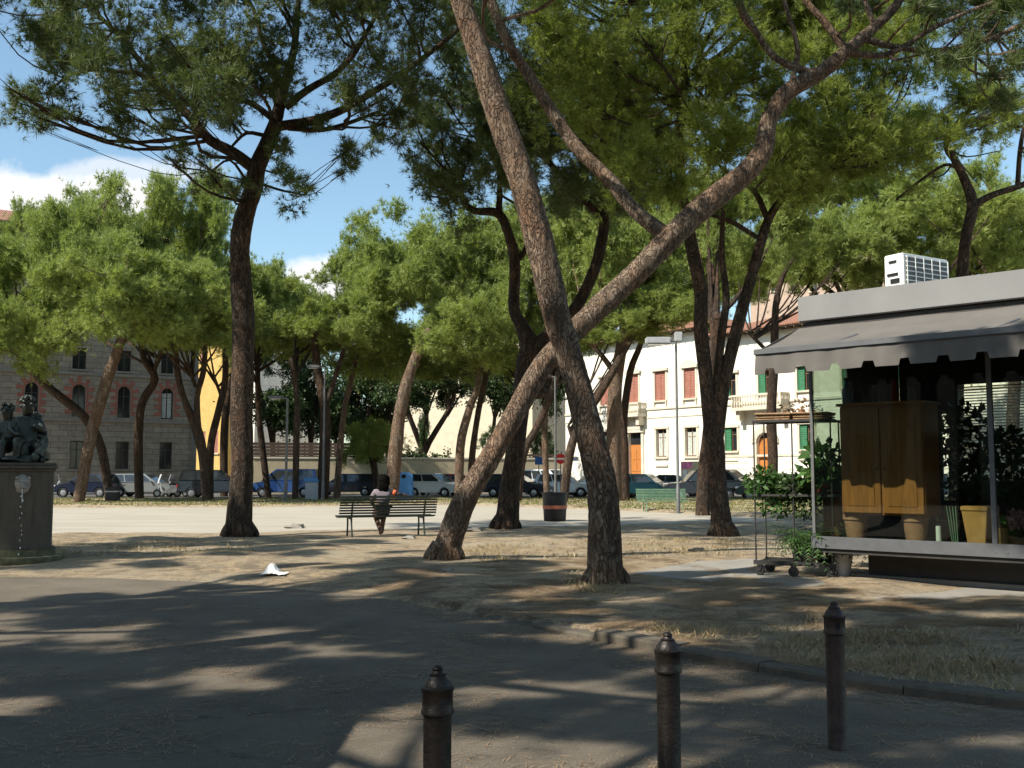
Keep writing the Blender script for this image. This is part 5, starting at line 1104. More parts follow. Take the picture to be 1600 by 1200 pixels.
# ------------------------------------------------------------------ street lamps and signs
def lamp(px, py, ytop, Y, label, head, side=-1, r=0.06):
    x = P(px, 740, Y).x; z = P(px, ytop, Y).z; g = max(hz(x, Y), 0.0)
    th = thing('street_lamp', (x, Y, g), 0, label, 'street lamp', 'grey street lamps'); z -= g
    m = MB(); m.tube([(0, 0, -.1), (0, 0, 1.0), (0, 0, 1.02), (0, 0, z)], [r * 1.35, r * 1.3, r, r * 0.75], 12); m.build('pole', M['pole'], th, smooth=True)
    m = MB()
    if head == 'flat': m.tube([(0, 0, z - .05), (side * 0.3, 0, z + .02)], [r * .6, r * .5], 8); m.build('arm', M['pole'], th); m = MB(); m.box(side * 0.95 if side < 0 else 0.25, -0.25 if side < 0 else side * 0.95, -.16, .16, z - .04, z + .12); lo = m.build('lamp_head', M['pole'], th, bevel=0.04); m = MB(); m.box(-.85 if side < 0 else .35, -.4 if side < 0 else .85, -.12, .12, z - .06, z - .041); m.build('lens', M['lamp_white'], lo)
    else:
        m.box(-1.15, -0.2, -.2, .2, z - .12, z + .14); lo = m.build('lamp_head', M['grey_plastic'], th, bevel=0.04); m = MB(); m.box(-1.05, -0.3, -.16, .16, z - .14, z - .121); m.build('lens', M['lamp_white'], lo)
        MB().tube([(0.05, 0, z), (-.3, 0, z)], [r * .6, r * .6], 8).build('arm', M['pole'], th); m = MB(); m.box(-.05, .25, -.1, .1, z - .02, z + .35); m.build('control_box', M['grey_plastic'], th, bevel=0.03)
lamp(505, 784, 574, 54, 'grey street lamp with a flat head in front of the dark trees', 'flat')
lamp(447, 782, 622, 52, 'street lamp with a dark shaded head in front of the blue van', 'flat', -1, 0.07)
lamp(1059, 803, 533, onG(1059, 803).y, 'tall thin street lamp with a white box head in front of the white villa', 'box', -1, 0.055)
lamp(868, 786, 588, 52, 'street lamp pole rising behind the litter bin with its small head halfway up', 'none' if False else 'flat', -1, 0.065)
ls_ = thing('road_sign', (P(876, 740, 60).x, 60, 0), 0, 'red no entry disc with a blue and white arrow plate beside it', 'road sign')
zs = P(876, 717, 60).z; xo = P(866, 740, 60).x - P(876, 740, 60).x
MB().tube([(0, .03, 0), (0, .03, zs + .3)], [.03, .03], 8).build('pole', M['pole'], ls_)
m = MB(); m.prism_y([(.30 * math.cos(i * math.pi / 12), zs + .30 * math.sin(i * math.pi / 12)) for i in range(24)], -.03, 0); so_ = m.build('disc', M['sign_red'], ls_); MB().box(-.22, .22, -.034, -.0301, zs - .055, zs + .055).build('white_bar', M['paper'], so_)
m = MB(); m.box(.34, 1.05, -.02, 0.0, zs - .13, zs + .13); ap = m.build('arrow_plate', M['paper'], ls_); m = MB(); m.prism_y([(.42, zs), (.6, zs - .09), (.6, zs - .035), (.97, zs - .035), (.97, zs + .035), (.6, zs + .035), (.6, zs + .09)], -.024, -.0201); m.build('arrow', M['sign_blue'], ap); MB().box(0.02, .34, .0, .02, zs - .02, zs + .02).build('bracket', M['pole'], ls_)
bsn = thing('road_sign', (P(842, 740, 66).x, 66, 0), 0, 'small square blue sign on a post in front of the slatted fence', 'road sign'); zs2 = P(842, 720, 66).z
MB().tube([(0, .03, 0), (0, .03, zs2 + .3)], [.03, .03], 8).build('pole', M['pole'], bsn); MB().box(-.25, .25, -.02, 0.0, zs2 - .25, zs2 + .25).build('plate', M['sign_blue'], bsn)
# ------------------------------------------------------------------ cars
CARS = {   # length, width, profile of the body side (x from rear -0.5 to front 0.5 in lengths, z in metres), greenhouse (rear base, rear top, front top, front base)
    'hatch': (3.85, 1.66, [(-.5, .32), (-.5, .62), (-.485, .92), (.2, .95), (.44, .78), (.495, .62), (.5, .32)], (-.475, -.40, .06, .25), 1.47),
    'small': (3.55, 1.62, [(-.5, .32), (-.5, .65), (-.48, .98), (.22, .98), (.43, .85), (.495, .65), (.5, .32)], (-.475, -.37, .05, .30), 1.50),
    'estate': (4.35, 1.72, [(-.5, .32), (-.5, .62), (-.49, .94), (.2, .95), (.45, .78), (.495, .62), (.5, .32)], (-.485, -.43, .05, .24), 1.48),
    'sedan': (4.4, 1.74, [(-.5, .34), (-.5, .65), (-.485, .93), (-.30, .97), (.2, .95), (.45, .76), (.495, .62), (.5, .34)], (-.36, -.19, .04, .23), 1.42),
    'van': (4.25, 1.78, [(-.5, .34), (-.5, .65), (-.495, 1.05), (.26, 1.05), (.44, .90), (.495, .68), (.5, .34)], (-.49, -.46, .12, .34), 1.78),
    'suv': (4.4, 1.8, [(-.5, .42), (-.5, .72), (-.49, 1.06), (.2, 1.06), (.45, .95), (.495, .75), (.5, .42)], (-.485, -.44, .04, .24), 1.72),
    'pickup': (4.7, 1.75, [(-.5, .45), (-.5, .75), (-.495, 1.0), (.2, 1.02), (.45, .92), (.495, .75), (.5, .45)], (-.08, -.04, .10, .24), 1.66)}
CARPAINT = {}
def car(px, Y, kind, col, heading, label, roofbox=None, grp='cars parked along the far road'):
    L, Wd, side, gh_, H = CARS[kind]; q = P(px, 740, Y); rz = R(heading)
    th = thing('parked_car', (q.x, Y, 0.012), rz, label, 'van' if kind == 'van' else 'pickup truck' if kind == 'pickup' else 'car', grp)
    mat = CARPAINT.setdefault(col, paint('car_paint_%d' % len(CARPAINT), col)); belt = max(z for x, z in side) - 0.01
    m = MB(); pts = [(x * L, z) for x, z in side]
    wa = 0.335; xr, xf = -.30 * L, .315 * L                              # wheel arches cut into the lower edge
    low = [(L * .5, pts[-1][1])]
    for cx in (xf, xr): low += [(cx + wa * math.cos(t), max(.30 + wa * math.sin(t), pts[-1][1] - .10)) for t in [math.pi * i / 8 for i in range(9)]]
    poly = pts[:-1] + [(L * .5, pts[-1][1])] + [p_ for p_ in low[1:]]
    poly = poly[::-1]
    n = len(poly)
    def hw(x, z): return Wd / 2 * (1 - 0.07 * max(0, (abs(x) / L - .36) / .14) ** 2) * (1 - 0.03 * max(0, z - .6) / .4)
    b0 = len(m.v)
    for sg in (-1, 1):
        for x, z in poly: m.v.append((x, sg * hw(x, z), z))
    m.f.append(tuple(range(b0, b0 + n))); m.f.append(tuple(range(b0 + n, b0 + 2 * n))[::-1])
    for i in range(n): j = (i + 1) % n; m.f.append((b0 + j, b0 + i, b0 + n + i, b0 + n + j))
    g = [gh_[0] * L, gh_[1] * L, gh_[2] * L, gh_[3] * L]; wb, wt = Wd / 2 * .96, Wd / 2 * .80; zt = H; zb = belt - .01
    V = [(g[0], -wb, zb), (g[3], -wb, zb), (g[2], -wt, zt), (g[1], -wt, zt), (g[0], wb, zb), (g[3], wb, zb), (g[2], wt, zt), (g[1], wt, zt)]
    m.add(V, [(0, 1, 2, 3), (4, 7, 6, 5), (0, 4, 5, 1), (1, 5, 6, 2), (2, 6, 7, 3), (3, 7, 4, 0)])
    bo = m.build('body', mat, th, bevel=0.035, smooth=True)
    V = [Vector(v) for v in V]
    def panel(a, b_, c, d, u0, u1, v0, v1, off, name, mt, par):
        f = lambda u, v: (a.lerp(b_, u)).lerp(d.lerp(c, u), v)
        nr = (b_ - a).cross(d - a).normalized(); cen = (V[0] + V[5]) / 2; 
        if nr.dot((a + c) / 2 - cen) < 0: nr = -nr
        q = [f(u0, v0), f(u1, v0), f(u1, v1), f(u0, v1)]; mm = MB(); o_ = [p_ + nr * off for p_ in q]; i_ = [p_ - nr * .02 for p_ in q]
        mm.add(i_ + o_, [(4, 5, 6, 7), (0, 1, 5, 4), (1, 2, 6, 5), (2, 3, 7, 6), (3, 0, 4, 7)]); return mm.build(name, mt, par)
    nw = 3 if kind in ('estate', 'van', 'suv') else 1 if kind == 'pickup' else 2
    for sgn, (a, b_, c, d) in ((-1, (V[0], V[1], V[2], V[3])), (1, (V[4], V[5], V[6], V[7]))):
        cuts = [.06, .36, .66, .95] if nw == 3 else [.08, .46, .93] if nw == 2 else [.15, .9]
        for i in range(nw): panel(a, b_, c, d, cuts[i] + .015, cuts[i + 1] - .015, .10, .88, .006, 'side_window', M['carglass'], th)
    panel(V[1], V[5], V[6], V[2], .05, .95, .06, .94, .006, 'windscreen', M['carglass'], th); panel(V[0], V[4], V[7], V[3], .08, .92, .15, .9, .006, 'rear_window', M['carglass'], th)
    for cx in (xr, xf):
        for sg in (-1, 1):
            y0, y1 = sorted((sg * (Wd / 2 - .20), sg * (Wd / 2 - .005))); mm = MB(); R_ = .30; nn = 20
            ring = lambda rad, y: [(cx + rad * math.cos(2 * math.pi * i / nn), y, .30 + rad * math.sin(2 * math.pi * i / nn)) for i in range(nn)]
            yo = sg * (Wd / 2 - .005); yi = sg * (Wd / 2 - .2); R1 = [ring(.27, yi), ring(.30, yi + sg * .03), ring(.30, yo - sg * .03), ring(.27, yo), ring(.19, yo - sg * .01), ring(.18, yo - sg * .03)]
            for rg in R1: mm.v += rg
            for k2 in range(5):
                for i in range(nn): a = k2 * nn + i; e = k2 * nn + (i + 1) % nn; mm.f.append((a, e, e + nn, a + nn))
            wh = mm.build('wheel', M['tyre'], th, smooth=True); mm = MB(); c0 = len(mm.v); mm.v += ring(.185, yo - sg * .03) + ring(.06, yo - sg * .012); mm.v.append((cx, yo - sg * .012, .30))
            for i in range(nn): mm.f.append((i, (i + 1) % nn, nn + (i + 1) % nn, nn + i)); mm.f.append((nn + i, nn + (i + 1) % nn, 2 * nn))
            mm.build('rim', M['rim'], wh)
    zl = side[-2][1]
    for sg in (-1, 1):
        mm = MB(); mm.ball((L * .475, sg * (Wd / 2 - .25), zl + .06), (.09, .18, .085), 10, 7); mm.build('headlight', M['lamp_white'], th, smooth=True)
        mm = MB(); mm.box(-L * .5 - .012, -L * .5 + .06, *sorted((sg * (Wd / 2 - .20), sg * (Wd / 2 - .03))), .62, .86); mm.build('tail_light', M['lamp_red'], th, bevel=0.015)
        mm = MB(); mm.ball((g[3] - .30, sg * (Wd / 2 + .06), belt + .06), (.07, .10, .06), 8, 6); mm.build('wing_mirror', mat, th, smooth=True)
        for hx in ((-.02, ) if kind in ('hatch', 'small', 'pickup') else (-.02, -.24)): MB().box(hx * L - .09, hx * L + .09, *sorted((sg * Wd / 2 * .985, sg * (Wd / 2 + .012))), belt - .17, belt - .13).build('door_handle', mat, th)
    for xx, s2 in ((L * .5, 1), (-L * .5, -1)):
        mm = MB(); mm.box(*sorted((xx - s2 * .05, xx + s2 * .035)), -Wd / 2 * .86, Wd / 2 * .86, .34, .50); mm.build('bumper', M['kiosk_dark'] if kind in ('small', 'van', 'suv', 'pickup') else mat, th, bevel=0.03)
        MB().box(*sorted((xx + s2 * .036, xx + s2 * .045)), -.26, .26, .39, .48).build('number_plate', M['plate'], th)
    if kind == 'pickup':
        mm = MB(); mm.box(-L * .47, -L * .10, -Wd / 2 * .82, Wd / 2 * .82, belt + .002, belt + .02); mm.build('load_bed', M['black'], th)
    return th
navy, silver, black, blue, white, teal = (.012, .018, .04), (.36, .37, .36), (.012, .013, .015), (.02, .06, .20), (.72, .72, .70), (.05, .20, .23)
car(138, 65.5, 'hatch', navy, 176, 'dark navy hatchback facing left in front of the stone palazzo')
car(227, 66.5, 'estate', (.22, .23, .22), -3, 'silver grey car facing right between the small black bin and the scooters')
car(338, 64.5, 'suv', black, 3, 'black estate car with a red tail light right of the parked scooters')
car(447, 66.0, 'van', blue, 183, 'bright blue minivan facing left behind the street lamp')
car(541, 67.5, 'estate', (.02, .028, .05), 182, 'dark blue grey estate car between the grey recycling box and the young pine')
car(679, 65.0, 'small', white, -24, 'small white hatchback just right of the blue bottle bank')
car(716, 72.0, 'hatch', (.33, .03, .03), 10, 'red car half hidden behind the small white hatchback')
car(750, 67.0, 'hatch', (.02, .05, .13), 180, 'dark blue car half hidden behind the broad sloping trunk')
car(808, 65.0, 'sedan', (.014, .018, .03), -20, 'dark car with shining headlights behind the dark forked pine')
car(858, 73.0, 'van', (.70, .71, .72), -40, 'tall white van parked behind the thin reddish trunk and litter bin')
car(880, 66.0, 'hatch', (.66, .67, .68), -10, 'white car directly above the litter bin')
car(928, 67.0, 'small', (.75, .75, .73), 185, 'white car half hidden behind the thick middle trunk')
car(1008, 62.0, 'hatch', teal, -27, 'teal hatchback behind the light green bench')
car(1052, 68.5, 'sedan', (.16, .21, .28), -20, 'grey blue car parked behind the teal hatchback')
car(1096, 60.0, 'pickup', (.022, .02, .02), 182, 'black pickup truck below the yellow and pink poster')
car(1140, 62.0, 'suv', (.20, .205, .2), -35, 'grey off road car seen between the forked pine and the flower cart')
car(1203, 58.0, 'hatch', (.03, .055, .05), 170, 'dark green car behind the plants of the flower cart')
car(1290, 60.0, 'hatch', (.35, .36, .37), 176, 'grey car behind the flower kiosk')
car(1420, 58.0, 'estate', (.10, .12, .15), 176, 'slate blue car behind the flower kiosk blinds')
def scooter(px, Y, rz, label, col):
    q = P(px, 740, Y); th = thing('scooter', (q.x, Y, 0.012), R(rz), label, 'scooter', 'scooters parked by the palazzo'); mat = CARPAINT.setdefault(col, paint('car_paint_%d' % len(CARPAINT), col))
    for cx in (-.62, .62):
        m = MB(); n = 18
        for rad, y in ((.15, -.05), (.24, -.055), (.26, 0), (.24, .055), (.15, .05)): m.v += [(cx + rad * math.cos(2 * math.pi * i / n), y, .26 + rad * math.sin(2 * math.pi * i / n)) for i in range(n)]
        for k2 in range(4):
            for i in range(n): m.f.append((k2 * n + i, k2 * n + (i + 1) % n, k2 * n + n + (i + 1) % n, k2 * n + n + i))
        wh = m.build('wheel', M['tyre'], th, smooth=True); m = MB(); m.prism_y([(cx + .15 * math.cos(2 * math.pi * i / n), .26 + .15 * math.sin(2 * math.pi * i / n)) for i in range(n)], -.03, .03); m.build('rim', M['rim'], wh)
    m = MB(); m.prism_y([(-.85, .55), (-.75, .35), (-.35, .28), (.15, .25), (.35, .30), (.42, .55), (.52, .95), (.42, .98), (.28, .45), (-.05, .40), (-.15, .72), (-.75, .78)], -.17, .17); m.build('fairing', mat, th, bevel=.04, smooth=True)
    m = MB(); m.prism_y([(-.80, .79), (-.12, .74), (-.10, .82), (-.45, .88), (-.80, .90)], -.15, .15); m.build('seat', M['bin'], th, bevel=.03)
    MB().tube([(.60, 0, .28), (.48, 0, .95), (.45, 0, 1.05)], [.04, .035, .03], 8).build('fork', M['rim'], th); MB().tube([(.40, -.32, 1.06), (.45, 0, 1.08), (.40, .32, 1.06)], [.02, .025, .02], 8).build('handlebar', M['bin'], th)
    m = MB(); m.ball((.52, 0, .92), (.09, .11, .10), 10, 8); m.build('headlight', M['lamp_white'], th, smooth=True)
    m = MB(); m.prism_y([(.52, 1.02), (.55, 1.02), (.40, 1.45), (.37, 1.45)], -.22, .22); m.build('windshield', M['grey_plastic'], th)
    m = MB(); m.box(-1.0, -.72, -.18, .18, .88, 1.15); m.build('top_box', mat, th, bevel=.05)
scooter(80, 66, 20, 'white scooter left of the navy hatchback, beside the fountain edge', (.70, .70, .68))
scooter(262, 65, -150, 'white scooter just right of the silver grey car', (.72, .72, .71))
scooter(278, 66, 160, 'black scooter between the white scooter and the black estate car', (.02, .02, .022))
# ------------------------------------------------------------------ kiosk
A = P(1269, 740, 13.8); B = P(1600, 740, 12.0); fk = Frame((A.x, A.y), math.atan2(B.y - A.y, B.x - A.x))
FL = 0.10
ks = thing('flower_kiosk', fk.w(0, 0, FL), fk.rz, 'glass fronted flower kiosk with a grey fascia and a grey scalloped awning', 'kiosk')
LK, DK = 5.6, 3.0
def kx(px, yl=0.0, py=740): return fk.px(px, py, yl)[0]
def kz(px, py, yl=0.0): return fk.px(px, py, yl)[1] - FL
zs0, zs1 = kz(1290, 857), kz(1290, 838); zg = 3.28 - FL; zf0, zf1 = kz(1275, 502), kz(1275, 463)
m = MB(); m.box(0.5, LK - .2, 0.55, DK - .2, 0.0, zs0 - .06); m.build('base', M['kiosk_dark'], ks)
MB().box(0.3, LK, 0.45, DK - .1, 0.0, 0.06).build('foot_slab', M['concrete'], ks)
m = MB(); m.box(0, LK, 0, DK, zs0 - .055, zs0 + .03); m.build('floor', M['kiosk_dark'], ks)
m = MB(); m.box(-.02, LK, -.035, .03, zs0, zs1); m.box(-.02, .045, .031, DK, zs0, zs1); sl_ = m.build('sill', M['metal'], ks, bevel=.004)
for px in (1552, 1571): x = kx(px); m = MB(); m.ball((x, -.037, (zs0 + zs1) / 2 - .02), (.009, .006, .009), 8, 6); m.build('bolt', M['metal'], sl_)
xm = kx(1551)
for nm, x0, x1 in (('front_glass', 0.03, xm - .03), ('front_glass', xm + .03, 4.4), ('front_glass', 4.46, LK - .05)): MB().box(x0, x1, -.004, .004, zs1, zg).build(nm, M['glass'], ks)
MB().box(.006, .014, .03, 1.1, zs1, zg).build('side_glass', M['glass'], ks)
MB().box(0.0, .03, 1.141, DK - .062, zs1, zg).build('side_panel', M['kiosk_wall'], ks)
for x in (xm, 4.43): m = MB(); m.box(x - .03, x + .03, -.02, .03, zs1, zg); m.build('mullion', M['metal'], ks, bevel=.004)
MB().box(-.01, .03, -.01, .03, zs1, zg).build('corner_post', M['pole'], ks); MB().box(0.0, .03, 1.1, 1.14, zs1, zg).build('corner_post', M['pole'], ks)
MB().box(-.06, LK, -.03, DK, zg, zf0 - .015).build('lintel', M['kiosk_dark'], ks)
m = MB(); m.box(-.10, LK + .1, -.10, DK + .1, zf0, zf1); m.build('fascia', M['fascia'], ks, bevel=.01)
# back wall with an opening, and side wall to the right
ob = [[kx(1474, DK - .05), kx(1496, DK - .05), 1.0, 2.3]]; xb0, xb1 = kx(1502, DK - .05), min(LK - .15, kx(1640, DK - .05)); ob.append([xb0, xb1, kz(1560, 752, DK), kz(1560, 598, DK)])
ob.append([0.04, kx(1312, DK - .05), 1.0, zg - .05]) if kx(1312, DK - .05) > 0.3 else None
mb = MB(); Xs = 0.03
wall(mb, 0.031, LK - .05, zs0 + .03, zg, [o for o in ob if o[1] > o[0]], .04); wv = [(x, y + DK - .06, z) for x, y, z in mb.v]; mb.v = wv
mb.build('back_wall', M['kiosk_wall'], ks)
MB().box(LK - .049, LK, .04, DK - .02, zs0 + .03, zg).build('side_wall', M['kiosk_wall'], ks)
bl = MB(); n = int((ob[1][3] - ob[1][2]) / .042)
for i in range(n):
    z = ob[1][2] + i * .042; bl.add([(xb0, DK - .13, z), (xb1, DK - .13, z), (xb1, DK - .10, z + .018), (xb0, DK - .10, z + .018), (xb0, DK - .13, z - .002), (xb1, DK - .13, z - .002), (xb1, DK - .10, z + .016), (xb0, DK - .10, z + .016)], [(0, 1, 2, 3), (7, 6, 5, 4), (0, 4, 5, 1), (2, 6, 7, 3)])
bo = bl.build('venetian_blind', M['white_plastic'], ks)
# awning
zt, zb_, pj = kz(1262, 512), 3.05 - FL, 1.19; x0, x1 = -.14, LK
zb_ = kz(1190, 549, -pj); m = MB(); n = 30
for j in range(9):
    v = j / 8
    for i in range(n + 1):
        x = x0 + (x1 - x0) * i / n; m.v.append((x, -.02 - (pj - .02) * v, zt + (zb_ - zt) * v - .035 * math.sin(math.pi * v) + .006 * math.sin(x * 5 + v * 3)))
for j in range(8):
    for i in range(n): a = j * (n + 1) + i; m.f.append((a, a + 1, a + n + 2, a + n + 1))
top = list(m.v); nb = len(m.v); m.v += [(x, y, z - .008) for x, y, z in top]; m.f += [tuple(nb + i for i in f[::-1]) for f in list(m.f)]
aw = m.build('awning', M['awning'], ks, smooth=True)
m = MB(); m.box(x0 - .02, x1, -pj - .03, -pj + .02, zb_ - .045, zb_ + .03); m.build('front_bar', M['metal'], aw, bevel=.008)
vb = kz(1186, 586, -pj); sp = kx(1358, -pj, 560) - kx(1304, -pj, 560); s0 = kx(1304, -pj, 585); m = MB(); 
def notch(x):
    k_ = (x - s0 + sp * 20) % sp; k_ = min(k_, sp - k_); return .075 if k_ < .055 else .075 * max(0, 1 - (k_ - .055) / .02)
N = 560; tp = []
for i in range(N + 1):
    x = x0 + (x1 - x0) * i / N; wv_ = .012 * math.sin(x * 9) + .008 * math.sin(x * 23 + 1)
    m.v += [(x, -pj - .005 + wv_ * .2, zb_ - .045), (x, -pj - .01 + wv_, (zb_ + vb) / 2 - .02), (x, -pj - .012 + wv_ * 1.4, vb + notch(x))]
for i in range(N):
    for j in range(2): a = i * 3 + j; m.f.append((a, a + 3, a + 4, a + 1))
nb = len(m.v); m.v += [(x, y + .006, z) for x, y, z in list(m.v)]; m.f += [tuple(nb + i for i in f[::-1]) for f in list(m.f)]
m.build('valance', M['awning'], aw, smooth=True)
for xx in (x0, ): 
    m = MB(); m.add([(x0, -.02, zt), (x0, -pj, zb_), (x0, -pj, vb + .02), (x0, -pj * .55, vb + .16), (x0 + .006, -.02, zt), (x0 + .006, -pj, zb_), (x0 + .006, -pj, vb + .02), (x0 + .006, -pj * .55, vb + .16)], [(0, 1, 2, 3), (7, 6, 5, 4), (0, 4, 5, 1), (1, 5, 6, 2), (2, 6, 7, 3), (3, 7, 4, 0)]); m.build('side_flap', M['awning'], aw)
for xx in (.7, 2.6, 4.6): MB().tube([(xx, -.03, zt - .15), (xx + .25, -.6, zt - .25), (xx, -pj + .03, zb_ - .03)], [.022, .022, .02], 8, 1).build('folding_arm', M['metal'], aw)
# concrete apron
ap = [onG(x, y) for x, y in ((985, 897), (1130, 912), (1340, 931), (1600, 957))] + [fk.w(LK + 3, -1.6), fk.w(LK + 3, DK + 1), fk.w(-.8, DK + 1.2), onG(1130, 868)]
b = MB(); b.prism([(v.x, v.y) for v in ap], 0.0, FL); tag(b.build('concrete_apron', M['concrete'], bevel=.01), kind='structure')
# air conditioner on the roof
ac = thing('air_conditioner', fk.w(kx(1392, .55), .55, zf1 + FL), fk.rz + R(-16), 'white air conditioning unit with a barred side on the kiosk roof', 'air conditioner')
hA = kz(1400, 399, .6) - zf1; wA = .30; dA = .95
m = MB(); m.box(0, wA, 0, dA, .05, hA); m.build('casing', M['white_plastic'], ac, bevel=.012)
m = MB(); m.box(wA, wA + .012, .05, dA - .05, .10, hA - .05); gr = m.build('grille', M['pole'], ac); g = MB()
for i in range(7): z = .10 + (hA - .15) * i / 6; g.box(wA + .0121, wA + .026, .04, dA - .04, z - .006, z + .006)
for i in range(6): y = .05 + (dA - .1) * i / 5; g.box(wA + .0265, wA + .034, y - .006, y + .006, .08, hA - .04)
g.build('grille_bars', M['white_plastic'], gr)
for z, h_, a, b_ in ((hA * .78, .03, .08, .20), (hA * .45, .035, .05, .22), (hA * .26, .06, .10, .24)): m = MB(); m.box(a, b_, -.014, -.001, z, z + h_); m.build('vent_slot', M['bin'], ac)
for y in (.1, dA - .15): MB().box(.02, wA - .02, y, y + .06, 0, .049).build('foot', M['pole'], ac)
# things inside the kiosk
fz = zs0 + .03 + FL
def inside(name, px, py, yl, label, cat, grp=None, rz=0): 
    x = kx(px, yl, py); p = fk.w(x, yl, fz); return thing(name, p, fk.rz + rz, label, cat, grp)
yc = .13; c0, c1 = kx(1312, yc, 700), kx(1442, yc, 700); cz0, cz1 = kz(1380, 806, yc) + FL - fz, kz(1380, 632, yc) + FL - fz
cb = thing('wooden_cabinet', fk.w(c0, yc, fz + cz0), fk.rz, 'brown wooden two door cabinet behind the kiosk glass, sun on its lower part', 'cabinet')
w_, h_ = c1 - c0, cz1 - cz0
m = MB(); m.box(0, w_, .03, .55, 0, h_); m.build('carcass', M['cabinet'], cb, bevel=.01)
for i in range(2): m = MB(); m.box(.012 + i * w_ / 2, (i + 1) * w_ / 2 - .012, .0, .028, .03, h_ - .04); d_ = m.build('cabinet_door', M['cabinet'], cb, bevel=.006); MB().box(.09 + i * w_ / 2, (i + 1) * w_ / 2 - .09, -.008, -.0005, .12, h_ - .14).build('door_panel', M['cabinet'], d_, bevel=.004); m = MB(); m.ball((w_ / 2 + (-.05 if i == 0 else .05), -.02, h_ * .42), .014, 8, 6); m.build('door_knob', M['metal'], d_, smooth=True)
MB().box(-.03, w_ + .03, -.02, .58, h_, h_ + .035).build('cabinet_top', M['cabinet'], cb)
def pot(px, py, yl, r, h, label, mat, taper=.72, square=False, lip=True):
    th = inside('plant_pot', px, py, yl, label, 'plant pot', 'pots in the kiosk window')
    m = MB()
    if square:
        for (a, z0), (b_, z1) in (((r * taper, 0), (r, h * .9)),): m.add([(sx_ * q, sy_ * q, z) for q, z in ((a, z0), (b_, z1)) for sx_, sy_ in ((-1, -1), (1, -1), (1, 1), (-1, 1))], [(3, 2, 1, 0), (4, 5, 6, 7), (0, 1, 5, 4), (1, 2, 6, 5), (2, 3, 7, 6), (3, 0, 4, 7)])
        m.build('pot_body', mat, th, bevel=.006); m = MB(); m.box(-r * 1.06, r * 1.06, -r * 1.06, r * 1.06, h * .9 + .001, h); m.build('pot_rim', mat, th, bevel=.006)
    else:
        m.lathe([(r * taper, 0), (r, h * .84), (r * .9, h * .845)], 24); m.build('pot_body', mat, th, smooth=True); m = MB(); m.lathe([(r * 1.0, h * .84), (r * 1.1, h * .845), (r * 1.1, h), (r * .95, h), (r * .9, h * .9), (.01, h * .88)], 24); m.build('pot_rim', mat, th, smooth=True)
    return th
pot(1431, 820, .36, .155, cz0 - .002, 'right terracotta pot standing under the wooden cabinet', M['terracotta'])
pot(1338, 820, .36, .155, cz0 - .002, 'left terracotta pot in shade under the wooden cabinet', M['terracotta'])
pot(1529, 815, .32, .15, .56, 'tall tapering ochre planter left of the kiosk window post', M['planter'], .62, True)
pot(1566, 826, .22, .05, .30, 'narrow ochre pot right of the kiosk window post', M['planter'], .9, True)
def leafy(c, r, n, L_, seed, droop=0.2):
    rg = np.random.default_rng(seed); C = unit(rg.normal(size=(n, 3))) * rg.uniform(.2, 1, (n, 1)) ** .5 * np.array(r) + np.array(c); a = unit((C - np.array(c)) / np.array(r) * .8 + rg.normal(size=(n, 3)) * .6 - np.array([0, 0, droop])); s = unit(np.cross(a, rg.normal(size=(n, 3)))); l = L_ * rg.uniform(.6, 1.2, (n, 1)); nrm = np.cross(a, s) * .12
    V = np.stack([C, C + a * l * .4 + s * l * .3 + nrm * l, C + a * l, C + a * l * .4 - s * l * .3 + nrm * l], 1).reshape(-1, 3); return V, np.arange(n * 4).reshape(-1, 4)
def plant(loc, name, label, cat, blobs, mat, stems=None, pr=.12, ph=.2, potm='terracotta', grp=None, rz=0):
    th = thing(name, loc, rz, label, cat, grp); Vs, Fs, o_ = [], [], 0
    for i, (c, r, n, L_) in enumerate(blobs): V, F = leafy(c, r, n, L_, int(abs(loc[0]) * 1000) + i); Vs.append(V); Fs.append(F + o_); o_ += len(V)
    link('foliage', mesh_np('foliage', np.concatenate(Vs), np.concatenate(Fs)), mat, th)
    m = MB()
    for c, r, n, L_ in blobs: m.tube([(0, 0, ph * .7), (c[0] * .4, c[1] * .4, (ph + c[2]) / 2), c], [.012, .009, .004], 6, 3)
    m.build('stem', M['bark'], th, smooth=True)
    if pr: m = MB(); m.lathe([(pr * .72, 0), (pr, ph * .85), (pr * 1.08, ph * .86), (pr * 1.08, ph), (pr * .9, ph * .98), (.01, ph * .9)], 20); m.build('pot', M[potm], th, smooth=True)
    return th
x = kx(1592, .35, 810); plant(fk.w(x, .35, fz), 'flowering_plant', 'pink flowering plant at the right edge of the kiosk window', 'potted plant', [((0, 0, .42), (.13, .13, .10), 120, .07)], M['pink'])
x = kx(1590, .42, 825); plant(fk.w(x - .02, .55, fz), 'potted_plant', 'green leaves behind the pink flowers in the kiosk window', 'potted plant', [((0, 0, .30), (.22, .15, .16), 150, .10)], M['leaf_plant'])
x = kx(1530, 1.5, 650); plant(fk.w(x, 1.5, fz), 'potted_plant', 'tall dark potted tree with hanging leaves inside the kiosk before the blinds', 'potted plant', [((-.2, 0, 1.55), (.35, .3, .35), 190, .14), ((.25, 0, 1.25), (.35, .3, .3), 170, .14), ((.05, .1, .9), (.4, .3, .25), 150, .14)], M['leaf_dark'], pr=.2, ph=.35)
x = kx(1480, 1.9, 650); plant(fk.w(x, 1.9, fz), 'potted_plant', 'dark climbing plant inside the kiosk beside the bright back window', 'potted plant', [((0, 0, 1.5), (.16, .2, .55), 130, .12), ((.2, 0, .8), (.3, .2, .4), 120, .12)], M['leaf_dark'], pr=.18, ph=.3)
